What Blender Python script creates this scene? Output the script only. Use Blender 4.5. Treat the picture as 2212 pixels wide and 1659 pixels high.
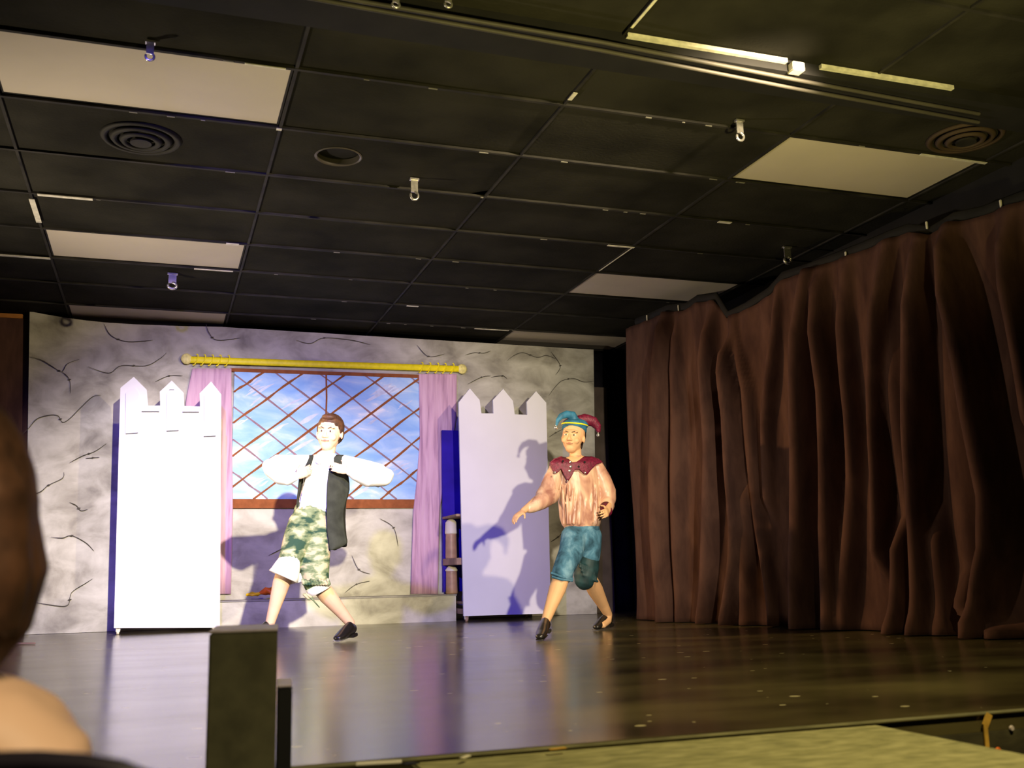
import bpy, bmesh, math, random
import numpy as np
from mathutils import Vector, Matrix, noise

for o in list(bpy.data.objects):
    bpy.data.objects.remove(o)
COL = bpy.context.scene.collection
SC = bpy.context.scene
random.seed(4)

# ------------------------------------------------------------------ camera
CAMF = 2221.7
YAW, PITCH, ROLL = math.radians(19.082), math.radians(10.498), math.radians(-1.286)
CAM = Vector((0.7322, -4.1114, 0.365))
CEIL = 2.503                     # ceiling above the stage floor
_f = Vector((math.sin(YAW)*math.cos(PITCH), math.cos(YAW)*math.cos(PITCH), math.sin(PITCH)))
_r = Vector((math.cos(YAW), -math.sin(YAW), 0))
_u = _r.cross(_f)
R2 = math.cos(ROLL)*_r + math.sin(ROLL)*_u
U2 = -math.sin(ROLL)*_r + math.cos(ROLL)*_u
cam_data = bpy.data.cameras.new('camera')
cam = bpy.data.objects.new('camera', cam_data)
COL.objects.link(cam)
cam.matrix_world = Matrix(((R2.x, U2.x, -_f.x, CAM.x), (R2.y, U2.y, -_f.y, CAM.y), (R2.z, U2.z, -_f.z, CAM.z), (0, 0, 0, 1)))
cam_data.sensor_width = 36
cam_data.lens = 36*CAMF/2212
cam_data.clip_start = 0.05
cam_data.dof.use_dof = True
cam_data.dof.focus_distance = 7.0
cam_data.dof.aperture_fstop = 4.2
SC.camera = cam

# ------------------------------------------------------------------ world, lights, exposure
w = bpy.data.worlds.new('world'); SC.world = w; w.use_nodes = True
w.node_tree.nodes['Background'].inputs[0].default_value = (0.9, 0.8, 0.62, 1)
w.node_tree.nodes['Background'].inputs[1].default_value = 0.012
SC.view_settings.view_transform = 'Standard'
SC.view_settings.look = 'None'
SC.view_settings.gamma = 1
SC.view_settings.use_curve_mapping = False
SC.view_settings.exposure = 0.0
SC.cycles.max_bounces = 6
SC.cycles.sample_clamp_indirect = 4

def spot(name, loc, target, power, color, angle, blend, size):
    l = bpy.data.lights.new(name, 'SPOT'); l.energy = power; l.color = color
    l.spot_size = math.radians(angle); l.spot_blend = blend; l.shadow_soft_size = size
    o = bpy.data.objects.new(name, l); COL.objects.link(o); o.location = loc
    o.rotation_euler = (Vector(target)-Vector(loc)).to_track_quat('-Z', 'Y').to_euler()
    return o
# stage lamp hung right of centre, audience follow spot, blue stage lamp at the left
spot('warm_stage_lamp', (3.35, -1.3, 2.33), (1.45, 3.6, 0.75), 450, (1.0, .80, .50), 74, .7, .035)
spot('follow_spot', (1.65, -6.0, 2.40), (1.12, 4.0, 0.68), 7200, (1.0, .88, .68), 20, .85, .05)
spot('second_follow_spot', (1.30, -6.0, 1.02), (3.55, 3.8, 0.95), 2450, (1.0, .88, .66), 21, .8, .05)
spot('blue_stage_lamp', (0.45, -1.4, 2.30), (1.75, 4.4, 0.25), 820, (.14, .10, 1.0), 54, .8, .05)
spot('amber_apron_lamp', (2.5, -3.3, 2.3), (2.5, -1.7, 0), 290, (1.0, .84, .40), 84, 1.0, .06)
spot('ceiling_fill', (-1.6, 1.5, 0.25), (1.9, 1.5, 2.5), 440, (1.0, .84, .62), 92, 1.0, .08)  # added fill out of view, brightens the ceiling panels from below
spot('ceiling_spill_fill', (2.7, -3.4, 0.0), (2.9, -1.9, 2.5), 760, (1.0, .86, .30), 84, 1.0, .08)  # added upward spot, stands in for spill of the hung stage lamps
spot('shoulder_fill', (0.9, -4.9, 1.5), tuple(CAM+_f*1.0-_r*.44-_u*.36), 110, (1.0, .80, .50), 18, .6, .05)  # added narrow fill that brightens only the spectator's shoulder
spot('post_fill', (1.2, -5.0, 1.6), (0.4, -2.5, 0.1), 110, (1.0, .86, .55), 50, 1.0, .08)  # added wide fill for the foreground post and spectator

spot('curtain_fill', (-1.3, 3.2, 2.25), (4.55, 1.6, 0.40), 780, (1.0, .62, .27), 44, 1.0, .05)  # added side fill for the curtain folds, stands in for tower bounce

# ------------------------------------------------------------------ pixel helpers (2212 x 1659 photograph)
def ray(x, y):
    return R2*((x-1106)/CAMF) + U2*((829.5-y)/CAMF) + _f
def at(x, y, Y):
    v = ray(x, y); return CAM + v*((Y-CAM.y)/v.y)
def atz(x, y, z):
    v = ray(x, y); return CAM + v*((z-CAM.z)/v.z)
def atd(x, y, d):
    return CAM + ray(x, y)*d
def pxm(Y):                      # metres per pixel near the middle of the picture at depth Y
    return (Y-CAM.y)/_f.y/CAMF*0.97

# ------------------------------------------------------------------ materials
def mat(name, color, rough=.7, spec=.3, metal=0, vary=0, scale=6, detail=4, bump=0, bscale=40, sheen=0, color2=None, lo=.35, hi=.65, coat=0):
    m = bpy.data.materials.new(name); m.use_nodes = True
    nt = m.node_tree; b = nt.nodes['Principled BSDF']
    b.inputs['Roughness'].default_value = rough
    b.inputs['Specular IOR Level'].default_value = spec
    b.inputs['Metallic'].default_value = metal
    if sheen: b.inputs['Sheen Weight'].default_value = sheen
    if coat: b.inputs['Coat Weight'].default_value = coat
    tc = nt.nodes.new('ShaderNodeTexCoord')
    c = tuple(color)+(1,)
    b.inputs['Base Color'].default_value = c
    n = nt.nodes.new('ShaderNodeTexNoise'); n.inputs['Scale'].default_value = scale; n.inputs['Detail'].default_value = detail
    nt.links.new(tc.outputs['Object'], n.inputs['Vector'])
    r = nt.nodes.new('ShaderNodeValToRGB')
    c2 = tuple(color2)+(1,) if color2 else tuple(max(0, v*(1-vary)) for v in color)+(1,)
    r.color_ramp.elements[0].position = lo; r.color_ramp.elements[0].color = c2
    r.color_ramp.elements[1].position = hi; r.color_ramp.elements[1].color = c
    nt.links.new(n.outputs['Fac'], r.inputs['Fac']); nt.links.new(r.outputs['Color'], b.inputs['Base Color'])
    if bump:
        n2 = nt.nodes.new('ShaderNodeTexNoise'); n2.inputs['Scale'].default_value = bscale; n2.inputs['Detail'].default_value = 5
        nt.links.new(tc.outputs['Object'], n2.inputs['Vector'])
        bp = nt.nodes.new('ShaderNodeBump'); bp.inputs['Strength'].default_value = bump; bp.inputs['Distance'].default_value = .01
        nt.links.new(n2.outputs['Fac'], bp.inputs['Height']); nt.links.new(bp.outputs['Normal'], b.inputs['Normal'])
    return m

M = {}
def ramp_mat(name, stops, scale, rough, stretch=(1, 1, 1), detail=6, distort=0, bump=0, spec=.3, rough2=.55):
    m = bpy.data.materials.new(name); m.use_nodes = True
    nt = m.node_tree; b = nt.nodes['Principled BSDF']
    tc = nt.nodes.new('ShaderNodeTexCoord'); mp = nt.nodes.new('ShaderNodeMapping'); mp.inputs['Scale'].default_value = stretch
    nt.links.new(tc.outputs['Object'], mp.inputs['Vector'])
    n = nt.nodes.new('ShaderNodeTexNoise'); n.inputs['Scale'].default_value = scale; n.inputs['Detail'].default_value = detail
    n.inputs['Roughness'].default_value = rough2; n.inputs['Distortion'].default_value = distort
    nt.links.new(mp.outputs['Vector'], n.inputs['Vector'])
    r = nt.nodes.new('ShaderNodeValToRGB')
    els = r.color_ramp.elements
    els[0].position, els[0].color = stops[0][0], tuple(stops[0][1])+(1,)
    els[1].position, els[1].color = stops[-1][0], tuple(stops[-1][1])+(1,)
    for p, c in stops[1:-1]:
        e = els.new(p); e.color = tuple(c)+(1,)
    nt.links.new(n.outputs['Fac'], r.inputs['Fac']); nt.links.new(r.outputs['Color'], b.inputs['Base Color'])
    b.inputs['Roughness'].default_value = rough; b.inputs['Specular IOR Level'].default_value = spec
    if bump:
        bp = nt.nodes.new('ShaderNodeBump'); bp.inputs['Strength'].default_value = bump; bp.inputs['Distance'].default_value = .01
        nt.links.new(n.outputs['Fac'], bp.inputs['Height']); nt.links.new(bp.outputs['Normal'], b.inputs['Normal'])
    return m

M['stone'] = ramp_mat('painted_stone', [(.30, (.24, .225, .19)), (.42, (.37, .35, .29)), (.52, (.48, .46, .39)), (.66, (.60, .58, .50))], 3.2, .9, (1, 1, 1.5), 9, .4)
M['crack'] = mat('painted_crack', (.10, .09, .075), .9, .1, vary=.5)
M['sky'] = ramp_mat('painted_sky', [(.34, (.27, .50, .88)), (.50, (.38, .60, .92)), (.60, (.52, .70, .93)), (.69, (.88, .91, .95))], 2.6, .8, (1.2, 1, 3.2), 5, .5)
M['lattice'] = mat('painted_brown_lattice', (.30, .095, .03), .8, .2, vary=.25, scale=20)
M['lattice_faint'] = mat('painted_faint_lattice', (.33, .21, .24), .85, .2, vary=.25, scale=20)
M['pink'] = ramp_mat('painted_pink_drape', [(.35, (.40, .23, .34)), (.5, (.60, .37, .50)), (.65, (.68, .45, .57))], 3.5, .9, (7, 1, .5), 4, .2)
M['gold'] = mat('painted_gold', (1.0, .86, .01), .5, .4, vary=.15, scale=30)
M['goldball'] = mat('painted_gold_knob', (.95, .85, .30), .5, .4, vary=.3, scale=40)
M['white'] = mat('white_flat_paint', (.74, .73, .76), .85, .2, vary=.06, scale=2.5, bump=.05)
M['line'] = mat('gap_shade', (.12, .12, .14), .9, .1)
M['blue'] = mat('royal_blue_paint', (.035, .014, .40), .8, .2, vary=.3, scale=5)
M['wood'] = mat('pale_brown_wood', (.38, .25, .17), .6, .3, vary=.4, scale=9)
M['floor'] = None
M['tile'] = mat('black_ceiling_tile', (.029, .027, .020), .92, .08, vary=.55, scale=2.2, detail=7, bump=.25, bscale=60)
M['grid'] = mat('black_painted_grid', (.030, .027, .022), .7, .25, vary=.6, scale=6, color2=(.010, .009, .008))
M['chip'] = mat('bare_white_grid', (.78, .74, .62), .5, .4, vary=.3, scale=30)
M['lens'] = mat('beige_light_lens', (.60, .53, .43), .55, .35, vary=.06, scale=3)
M['chrome'] = mat('shiny_metal', (.85, .82, .75), .25, .8, metal=.85, vary=.3, scale=60)
M['black'] = mat('matt_black', (.012, .011, .011), .8, .3, vary=.4)
M['navy'] = mat('black_drape', (.010, .009, .013), .95, .1, vary=.5)
M['drape'] = ramp_mat('brown_velour', [(.35, (.060, .030, .025)), (.65, (.105, .053, .040))], 5, .92, (2, 2, .6), 5, .3, spec=.1)
M['skin'] = mat('skin', (.78, .50, .33), .55, .35, vary=.08, scale=9)
M['skin2'] = mat('tan_skin', (.72, .42, .22), .55, .35, vary=.08, scale=9)
M['hair'] = mat('brown_hair', (.10, .042, .018), .6, .4, vary=.6, scale=30)
M['darkhair'] = mat('dark_hair', (.03, .015, .01), .6, .4, vary=.5, scale=30)
M['shirt'] = mat('white_cotton', (.80, .78, .76), .85, .2, vary=.08, scale=8, bump=.35, bscale=9)
M['vest'] = mat('black_green_cloth', (.042, .047, .034), .85, .2, vary=.4, scale=14)
M['camo'] = ramp_mat('green_camouflage_cloth', [(.40, (.022, .06, .035)), (.46, (.11, .15, .07)), (.54, (.20, .25, .13)), (.60, (.46, .40, .24))], 11, .85, (1, 1, 1.9), 3, .25)
M['leather'] = mat('black_leather', (.015, .013, .012), .28, .6, vary=.3)
M['satin'] = ramp_mat('shaded_peach_satin', [(.34, (.34, .15, .11)), (.50, (.56, .32, .22)), (.64, (.74, .50, .34))], 4.5, .38, (2.6, 2.6, .9), 3, .8, bump=.4, spec=.6)  # colour ramp paints satin highlights and fold shadows into the cloth
M['maroon'] = mat('maroon_sequin_cloth', (.20, .010, .045), .45, .6, vary=.5, scale=60, bump=.4, bscale=200)
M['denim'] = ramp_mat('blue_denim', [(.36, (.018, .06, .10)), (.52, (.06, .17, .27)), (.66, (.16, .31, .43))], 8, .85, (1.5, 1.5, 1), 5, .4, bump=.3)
M['teal'] = mat('shaded_denim', (.012, .045, .055), .6, .4, vary=.5, scale=20)  # darker denim copy, the far leg's shade painted into the colour
M['bluehat'] = mat('blue_velvet', (.035, .19, .34), .6, .4, vary=.45, scale=25)
M['iris'] = mat('dark_eye', (.06, .03, .02), .3, .5)
M['lip'] = mat('lip', (.52, .19, .14), .5, .3)
M['orange'] = mat('orange_plastic', (.85, .16, .01), .5, .4, vary=.3, scale=20)
M['yellow'] = mat('yellow_plastic', (.90, .55, .01), .5, .4, vary=.2, scale=20)
M['copper'] = mat('copper_card', (.50, .30, .18), .4, .5, vary=.3, scale=12)
M['cream'] = mat('cream_card', (.85, .78, .58), .5, .4, vary=.1)
M['fascia'] = ramp_mat('dark_stage_front', [(.35, (.030, .025, .012)), (.5, (.045, .038, .018)), (.65, (.065, .056, .027))], 9, .95, (1, 1, 3), 8, .3)
M['carpet'] = ramp_mat('olive_carpet', [(.35, (.20, .19, .085)), (.5, (.28, .26, .12)), (.65, (.37, .34, .17))], 14, .95, (1, 2.5, 1), 8, .3, bump=.3)
M['tape'] = mat('yellow_tape', (.62, .36, .06), .6, .3, vary=.3, scale=30)
M['postfront'] = mat('dark_olive_paint', (.11, .10, .05), .8, .3, vary=.35, scale=20)
M['posttop'] = mat('pale_grey_paint', (.60, .50, .50), .45, .5, vary=.3, scale=20)  # paler grey than the column paint
M['chairblack'] = mat('black_vinyl', (.014, .011, .016), .35, .5, vary=.3)
M['greybrown'] = mat('grey_brown_board', (.10, .075, .06), .9, .2, vary=.3)
M['trimwood'] = mat('orange_wood', (.50, .20, .04), .6, .3, vary=.3)

# glossy black stage floor: varnish over dark paint, with fine scuffs
def floor_mat():
    m = bpy.data.materials.new('glossy_black_floor'); m.use_nodes = True
    nt = m.node_tree; b = nt.nodes['Principled BSDF']; L = nt.links.new
    tc = nt.nodes.new('ShaderNodeTexCoord')
    mp = nt.nodes.new('ShaderNodeMapping'); mp.inputs['Scale'].default_value = (.8, 1.6, 1); L(tc.outputs['Object'], mp.inputs['Vector'])
    n = nt.nodes.new('ShaderNodeTexNoise'); n.inputs['Scale'].default_value = 1.6; n.inputs['Detail'].default_value = 8; L(mp.outputs['Vector'], n.inputs['Vector'])
    r = nt.nodes.new('ShaderNodeValToRGB'); r.color_ramp.elements[0].color = (.034, .027, .012, 1); r.color_ramp.elements[1].color = (.150, .124, .050, 1)
    r.color_ramp.elements[0].position = .35; r.color_ramp.elements[1].position = .7
    L(n.outputs['Fac'], r.inputs['Fac'])
    # pale specks: scratched off paint
    v = nt.nodes.new('ShaderNodeTexVoronoi'); v.inputs['Scale'].default_value = 15
    mp2 = nt.nodes.new('ShaderNodeMapping'); mp2.inputs['Scale'].default_value = (.6, .85, 1); mp2.inputs['Rotation'].default_value = (0, 0, -.5); L(tc.outputs['Object'], mp2.inputs['Vector'])
    L(mp2.outputs['Vector'], v.inputs['Vector'])
    lt = nt.nodes.new('ShaderNodeMath'); lt.operation = 'LESS_THAN'; L(v.outputs['Distance'], lt.inputs[0])
    sp_ = nt.nodes.new('ShaderNodeSeparateColor'); L(v.outputs['Color'], sp_.inputs[0])
    pw = nt.nodes.new('ShaderNodeMath'); pw.operation = 'POWER'; L(sp_.outputs[0], pw.inputs[0]); pw.inputs[1].default_value = 1.8
    ml = nt.nodes.new('ShaderNodeMath'); ml.operation = 'MULTIPLY'; L(pw.outputs[0], ml.inputs[0]); ml.inputs[1].default_value = .16
    L(ml.outputs[0], lt.inputs[1])
    n3 = nt.nodes.new('ShaderNodeTexNoise'); n3.inputs['Scale'].default_value = 1.1; L(tc.outputs['Object'], n3.inputs['Vector'])
    gt = nt.nodes.new('ShaderNodeMath'); gt.operation = 'GREATER_THAN'; gt.inputs[1].default_value = .42; L(n3.outputs['Fac'], gt.inputs[0])
    mul = nt.nodes.new('ShaderNodeMath'); mul.operation = 'MULTIPLY'; L(lt.outputs[0], mul.inputs[0]); L(gt.outputs[0], mul.inputs[1])
    mx = nt.nodes.new('ShaderNodeMixRGB'); L(mul.outputs[0], mx.inputs['Fac']); L(r.outputs['Color'], mx.inputs['Color1']); mx.inputs['Color2'].default_value = (.75, .66, .40, 1)
    L(mx.outputs['Color'], b.inputs['Base Color'])
    rr = nt.nodes.new('ShaderNodeMapRange'); rr.inputs['To Min'].default_value = .15; rr.inputs['To Max'].default_value = .27; L(n.outputs['Fac'], rr.inputs['Value'])
    L(rr.outputs['Result'], b.inputs['Roughness'])
    b.inputs['Specular IOR Level'].default_value = .5
    n2 = nt.nodes.new('ShaderNodeTexNoise'); n2.inputs['Scale'].default_value = 5; n2.inputs['Detail'].default_value = 7; L(tc.outputs['Object'], n2.inputs['Vector'])
    bp = nt.nodes.new('ShaderNodeBump'); bp.inputs['Strength'].default_value = .03; bp.inputs['Distance'].default_value = .01
    L(n2.outputs['Fac'], bp.inputs['Height']); L(bp.outputs['Normal'], b.inputs['Normal'])
    return m
M['floor'] = floor_mat()

# ------------------------------------------------------------------ object helpers
def tag(o, label=None, cat=None, group=None, kind=None):
    if label: o['label'] = label
    if cat: o['category'] = cat
    if group: o['group'] = group
    if kind: o['kind'] = kind
    return o
def empty(name, loc, label, cat, group=None):
    o = bpy.data.objects.new(name, None); COL.objects.link(o); o.location = loc
    o.empty_display_size = .1
    return tag(o, label, cat, group)
def obj(name, bm, mats, parent=None, smooth=False, label=None):
    if not isinstance(mats, (list, tuple)): mats = [mats]
    bmesh.ops.recalc_face_normals(bm, faces=bm.faces)
    me = bpy.data.meshes.new(name); bm.to_mesh(me); bm.free()
    for m in mats: me.materials.append(m)
    if smooth:
        for p in me.polygons: p.use_smooth = True
    o = bpy.data.objects.new(name, me); COL.objects.link(o)
    if parent:
        o.parent = parent
        o.matrix_parent_inverse = world_inv(parent)
    if label: o['label'] = label
    return o
def world_inv(p):
    t = Matrix.Identity(4)
    q = p
    while q:
        t = Matrix.Translation(q.location) @ t
        if q.parent: t = q.matrix_parent_inverse @ t
        q = q.parent
    return t.inverted()
def struct(name, bm, mats, smooth=False):
    o = obj(name, bm, mats, None, smooth); o['kind'] = 'structure'; return o
def box(bm, x0, x1, y0, y1, z0, z1, mi=0, bevel=0):
    vs = [bm.verts.new((x, y, z)) for x in (x0, x1) for y in (y0, y1) for z in (z0, z1)]
    fs = [bm.faces.new([vs[i] for i in q]) for q in ((0, 1, 3, 2), (4, 6, 7, 5), (0, 4, 5, 1), (2, 3, 7, 6), (0, 2, 6, 4), (1, 5, 7, 3))]
    for f in fs: f.material_index = mi
    if bevel:
        es = set(e for f in fs for e in f.edges)
        bmesh.ops.bevel(bm, geom=list(es), offset=bevel, segments=2, affect='EDGES')
def bar(bm, a, b, wdt, hgt, up=Vector((0, 0, 1)), mi=0):
    a = Vector(a); b = Vector(b); t = (b-a).normalized(); s = t.cross(up).normalized(); n = s.cross(t)
    vs = []
    for p in (a, b):
        for i, j in ((-1, -1), (1, -1), (1, 1), (-1, 1)):
            vs.append(bm.verts.new(p + s*(wdt/2*i) + n*(hgt/2*j)))
    for q in ((0, 3, 2, 1), (4, 5, 6, 7), (0, 1, 5, 4), (1, 2, 6, 5), (2, 3, 7, 6), (3, 0, 4, 7)):
        bm.faces.new([vs[i] for i in q]).material_index = mi
def tube(bm, st, ref=Vector((1, 0, 0)), seg=18, mi=0, caps=True):
    """closed tapered tube through stations (point, radius_side, radius_other) with rounded ends"""
    st = [(Vector(p), a, b) for p, a, b in st]
    if caps:
        p0, a0, b0 = st[0]; d = (p0-st[1][0]).normalized()
        p1, a1, b1 = st[-1]; e = (p1-st[-2][0]).normalized()
        r0 = min(a0, b0); r1 = min(a1, b1)
        pre = [(p0+d*r0*s, a0*c, b0*c) for s, c in ((.88, .22), (.66, .62), (.36, .88))]
        post = [(p1+e*r1*s, a1*c, b1*c) for s, c in ((.36, .88), (.66, .62), (.88, .22))]
        st = pre+st+post
    rings = []
    for i, (p, a, b) in enumerate(st):
        q0 = st[max(0, i-1)][0]; q1 = st[min(len(st)-1, i+1)][0]
        t = (q1-q0).normalized()
        s = ref - t*ref.dot(t)
        if s.length < .05: s = Vector((0, 1, 0)) - t*t.y
        s.normalize(); n = t.cross(s)
        rings.append([bm.verts.new(p + s*(a*math.cos(2*math.pi*k/seg)) + n*(b*math.sin(2*math.pi*k/seg))) for k in range(seg)])
    for r0, r1 in zip(rings, rings[1:]):
        for k in range(seg):
            bm.faces.new((r0[k], r0[(k+1) % seg], r1[(k+1) % seg], r1[k])).material_index = mi
    bm.faces.new(rings[0][::-1]).material_index = mi
    bm.faces.new(rings[-1]).material_index = mi
def ell(bm, c, rx, ry, rz, rot=None, mi=0, seg=20):
    mtx = Matrix.Translation(Vector(c)) @ ((rot.to_4x4() if rot else Matrix.Identity(4))) @ Matrix.Diagonal((rx, ry, rz, 1))
    r = bmesh.ops.create_uvsphere(bm, u_segments=seg, v_segments=seg*2//3, radius=1, matrix=mtx)
    for v in r['verts']:
        for f in v.link_faces: f.material_index = mi
def remesh(o, voxel, smooth=4):
    m = o.modifiers.new('voxel', 'REMESH'); m.mode = 'VOXEL'; m.voxel_size = voxel; m.use_smooth_shade = True
    s = o.modifiers.new('smooth', 'SMOOTH'); s.factor = .5; s.iterations = smooth
    return o
def sheet(rows, thick=.006, sub=2):
    """rows: list of lists of points; returns bmesh grid"""
    bm = bmesh.new()
    g = [[bm.verts.new(p) for p in r] for r in rows]
    for a, b in zip(g, g[1:]):
        for i in range(len(a)-1): bm.faces.new((a[i], a[i+1], b[i+1], b[i]))
    return bm
def thicken(o, t, sub=0):
    if sub:
        s = o.modifiers.new('sub', 'SUBSURF'); s.levels = sub; s.render_levels = sub
    m = o.modifiers.new('solid', 'SOLIDIFY'); m.thickness = t; m.offset = 0
    return o
def interp(x, pts):
    if x <= pts[0][0]: return pts[0][1]
    for (a, b), (c, d) in zip(pts, pts[1:]):
        if x <= c: return b+(d-b)*(x-a)/(c-a)
    return pts[-1][1]

# ------------------------------------------------------------------ stage and room
SX0, SX1 = -3.2, 6.2
FRONT = -1.93
bm = bmesh.new(); box(bm, SX0, SX1, FRONT, 6.4, -.05, 0)
struct('floor', bm, M['floor'])
bm = bmesh.new(); box(bm, SX0, SX1, FRONT-.005, FRONT+.04, -.75, -.051)
struct('stage_front_wall', bm, M['fascia'])
bm = bmesh.new(); box(bm, SX0, SX1, FRONT-.010, FRONT-.0055, -.006, -.001)
struct('trim_1', bm, mat('pale_stage_edge', (.30, .28, .16), .6, .4, vary=.5, scale=8))
bm = bmesh.new(); box(bm, -4, 8, -8, FRONT, -.80, -.75)
struct('floor_house', bm, mat('brown_carpet', (.05, .04, .03), .95, .1, vary=.4, scale=20))
bm = bmesh.new(); box(bm, SX0, SX1, 6.3, 6.4, 0, CEIL+.3)
struct('wall_back', bm, M['navy'])
bm = bmesh.new(); box(bm, 5.05, 5.15, -1.0, 6.3, 0, CEIL+.3)
struct('wall_right', bm, M['black'])
bm = bmesh.new(); box(bm, -2.6, -2.5, -1.0, 6.3, 0, CEIL+.3)
struct('wall_left', bm, M['black'])

# ceiling of 4 ft x 2 ft tiles
CW, RH = 1.2192, .6096
LIGHTS = {(0, 0), (0, 4), (0, 7), (3, 0), (3, 4), (3, 7)}
HX, HY = [atz(731, 338, CEIL)[i] for i in (0, 1)]
HCELL = (math.floor(HX/CW), math.floor(HY/RH))
bm = bmesh.new()
for c in range(-3, 7):
    for r in range(-10, 10):
        if (c, r) in LIGHTS: continue
        x0, x1, y0, y1 = c*CW, (c+1)*CW, r*RH, (r+1)*RH
        if (c, r) == HCELL:
            n = 48; hr = .115
            inn = [bm.verts.new((HX+hr*math.cos(2*math.pi*k/n), HY+hr*math.sin(2*math.pi*k/n), CEIL)) for k in range(n)]
            up = [bm.verts.new((v.co.x, v.co.y, CEIL+.12)) for v in inn]
            out = []
            for k in range(n):
                a = 2*math.pi*k/n; dx, dy = math.cos(a), math.sin(a)
                tt = min(((x1-HX)/dx if dx > 1e-6 else (x0-HX)/dx if dx < -1e-6 else 9), ((y1-HY)/dy if dy > 1e-6 else (y0-HY)/dy if dy < -1e-6 else 9))
                out.append(bm.verts.new((HX+dx*tt, HY+dy*tt, CEIL)))
            for k in range(n):
                k2 = (k+1) % n
                bm.faces.new((inn[k], inn[k2], out[k2], out[k])); bm.faces.new((inn[k2], inn[k], up[k], up[k2]))
            bm.faces.new(up)
            continue
        dz = random.uniform(-.002, .002)
        bm.faces.new([bm.verts.new(p) for p in ((x0, y0, CEIL+dz), (x0, y1, CEIL+dz), (x1, y1, CEIL+dz), (x1, y0, CEIL+dz))])
box(bm, -4, 8, -7, 6.4, CEIL+.3, CEIL+.35)
struct('ceiling', bm, M['tile'])
bm = bmesh.new()
zb = CEIL-.005
for c in range(-3, 8): box(bm, c*CW-.007, c*CW+.007, -6.1, 6.1, zb-.006, zb+.004)
for r in range(-10, 11): box(bm, -3.6, 7*CW, r*RH-.009, r*RH+.009, zb-.008, zb+.004)
def chip(x0, y0, x1, y1, w_, mi=1):           # bare places on the painted grid
    a = atz(x0, y0, zb-.011); b = atz(x1, y1, zb-.011)
    if abs(a.x-b.x) > abs(a.y-b.y): r = round((a.y+b.y)/2/RH)*RH; a.y = b.y = r
    else: c = round((a.x+b.x)/2/CW)*CW; a.x = b.x = c
    bar(bm, a, b, w_, .004, mi=mi)
for ch in ((80, 418, 200, 430, .03), (66, 430, 80, 480, .03), (0, 553, 108, 557, .035), (420, 574, 505, 580, .018), (1322, 523, 1376, 531, .02),
           (1290, 585, 1366, 536, .006), (1030, 706, 1108, 708, .02), (1968, 345, 2120, 358, .02), (490, 519, 518, 521, .035), (530, 129, 620, 140, .012),
           (1195, 211, 1238, 200, .02), (1425, 0, 1378, 62, .012), (880, 659, 905, 661, .02), (600, 268, 612, 268, .02), (1560, 474, 1585, 478, .03)):
    chip(*ch)
for i in range(46):                             # paint flecks
    r = random.randint(0, 7)*RH; x = random.uniform(.2, 4.6)
    bar(bm, (x, r, zb-.010), (x+random.uniform(.01, .05), r, zb-.010), random.uniform(.004, .010), .003, mi=2)
struct('ceiling_grid', bm, [M['grid'], M['chip'], mat('grey_fleck', (.20, .19, .16), .6)])

# unlit light panels
labels = {(0, 0): 'large unlit beige ceiling light panel nearest the audience at the left', (0, 4): 'unlit beige ceiling light panel halfway back at the left, with a small dark spot',
          (0, 7): 'unlit beige ceiling light panel at the left, half hidden by the stone backdrop',
          (3, 0): 'large unlit tan ceiling light panel nearest the audience at the right', (3, 4): 'unlit tan ceiling light panel halfway back beside the brown curtain',
          (3, 7): 'unlit tan ceiling light panel farthest back at the right above the backdrop corner'}
for (c, r), lab in labels.items():
    t = empty('ceiling_light', (c*CW+CW/2, r*RH+RH/2, CEIL), lab, 'ceiling light', 'unlit ceiling light panels')
    bm = bmesh.new(); box(bm, c*CW+.012, (c+1)*CW-.012, r*RH+.014, (r+1)*RH-.014, CEIL+.002, CEIL+.008)
    obj('diffuser', bm, M['lens'], t)
    bm = bmesh.new()
    for a in ((c*CW+.01, c*CW+.02, r*RH, (r+1)*RH), ((c+1)*CW-.02, (c+1)*CW-.01, r*RH, (r+1)*RH)): box(bm, a[0], a[1], a[2]+.012, a[3]-.012, CEIL+.0, CEIL+.06)
    box(bm, c*CW+.02, (c+1)*CW-.02, (r+1)*RH-.02, (r+1)*RH-.012, CEIL, CEIL+.06)
    box(bm, c*CW+.02, (c+1)*CW-.02, r*RH+.012, r*RH+.02, CEIL, CEIL+.06)
    obj('housing', bm, M['grid'], t)
# recessed can
t = empty('recessed_downlight', (HX, HY, CEIL), 'round black recessed downlight opening with a bright lower rim in the ceiling', 'downlight')
bm = bmesh.new()
n = 48
for r0, r1, z0, z1, mi in ((.116, .122, CEIL-.006, CEIL-.002, 0), (.109, .116, CEIL-.002, CEIL-.006, 0), (.1095, .109, CEIL+.03, CEIL-.002, 0)):
    A = [bm.verts.new((HX+r0*math.cos(2*math.pi*k/n), HY+r0*math.sin(2*math.pi*k/n), z0)) for k in range(n)]
    B = [bm.verts.new((HX+r1*math.cos(2*math.pi*k/n), HY+r1*math.sin(2*math.pi*k/n), z1)) for k in range(n)]
    for k in range(n): bm.faces.new((A[k], A[(k+1) % n], B[(k+1) % n], B[k]))
obj('rim', bm, mat('worn_rim', (.06, .052, .04), .35, .6), t, True)
bm = bmesh.new()
bmesh.ops.create_cone(bm, cap_ends=True, segments=48, radius1=.1088, radius2=.1088, depth=.08, matrix=Matrix.Translation((HX, HY, CEIL+.075)))
obj('can', bm, M['black'], t, False)
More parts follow.
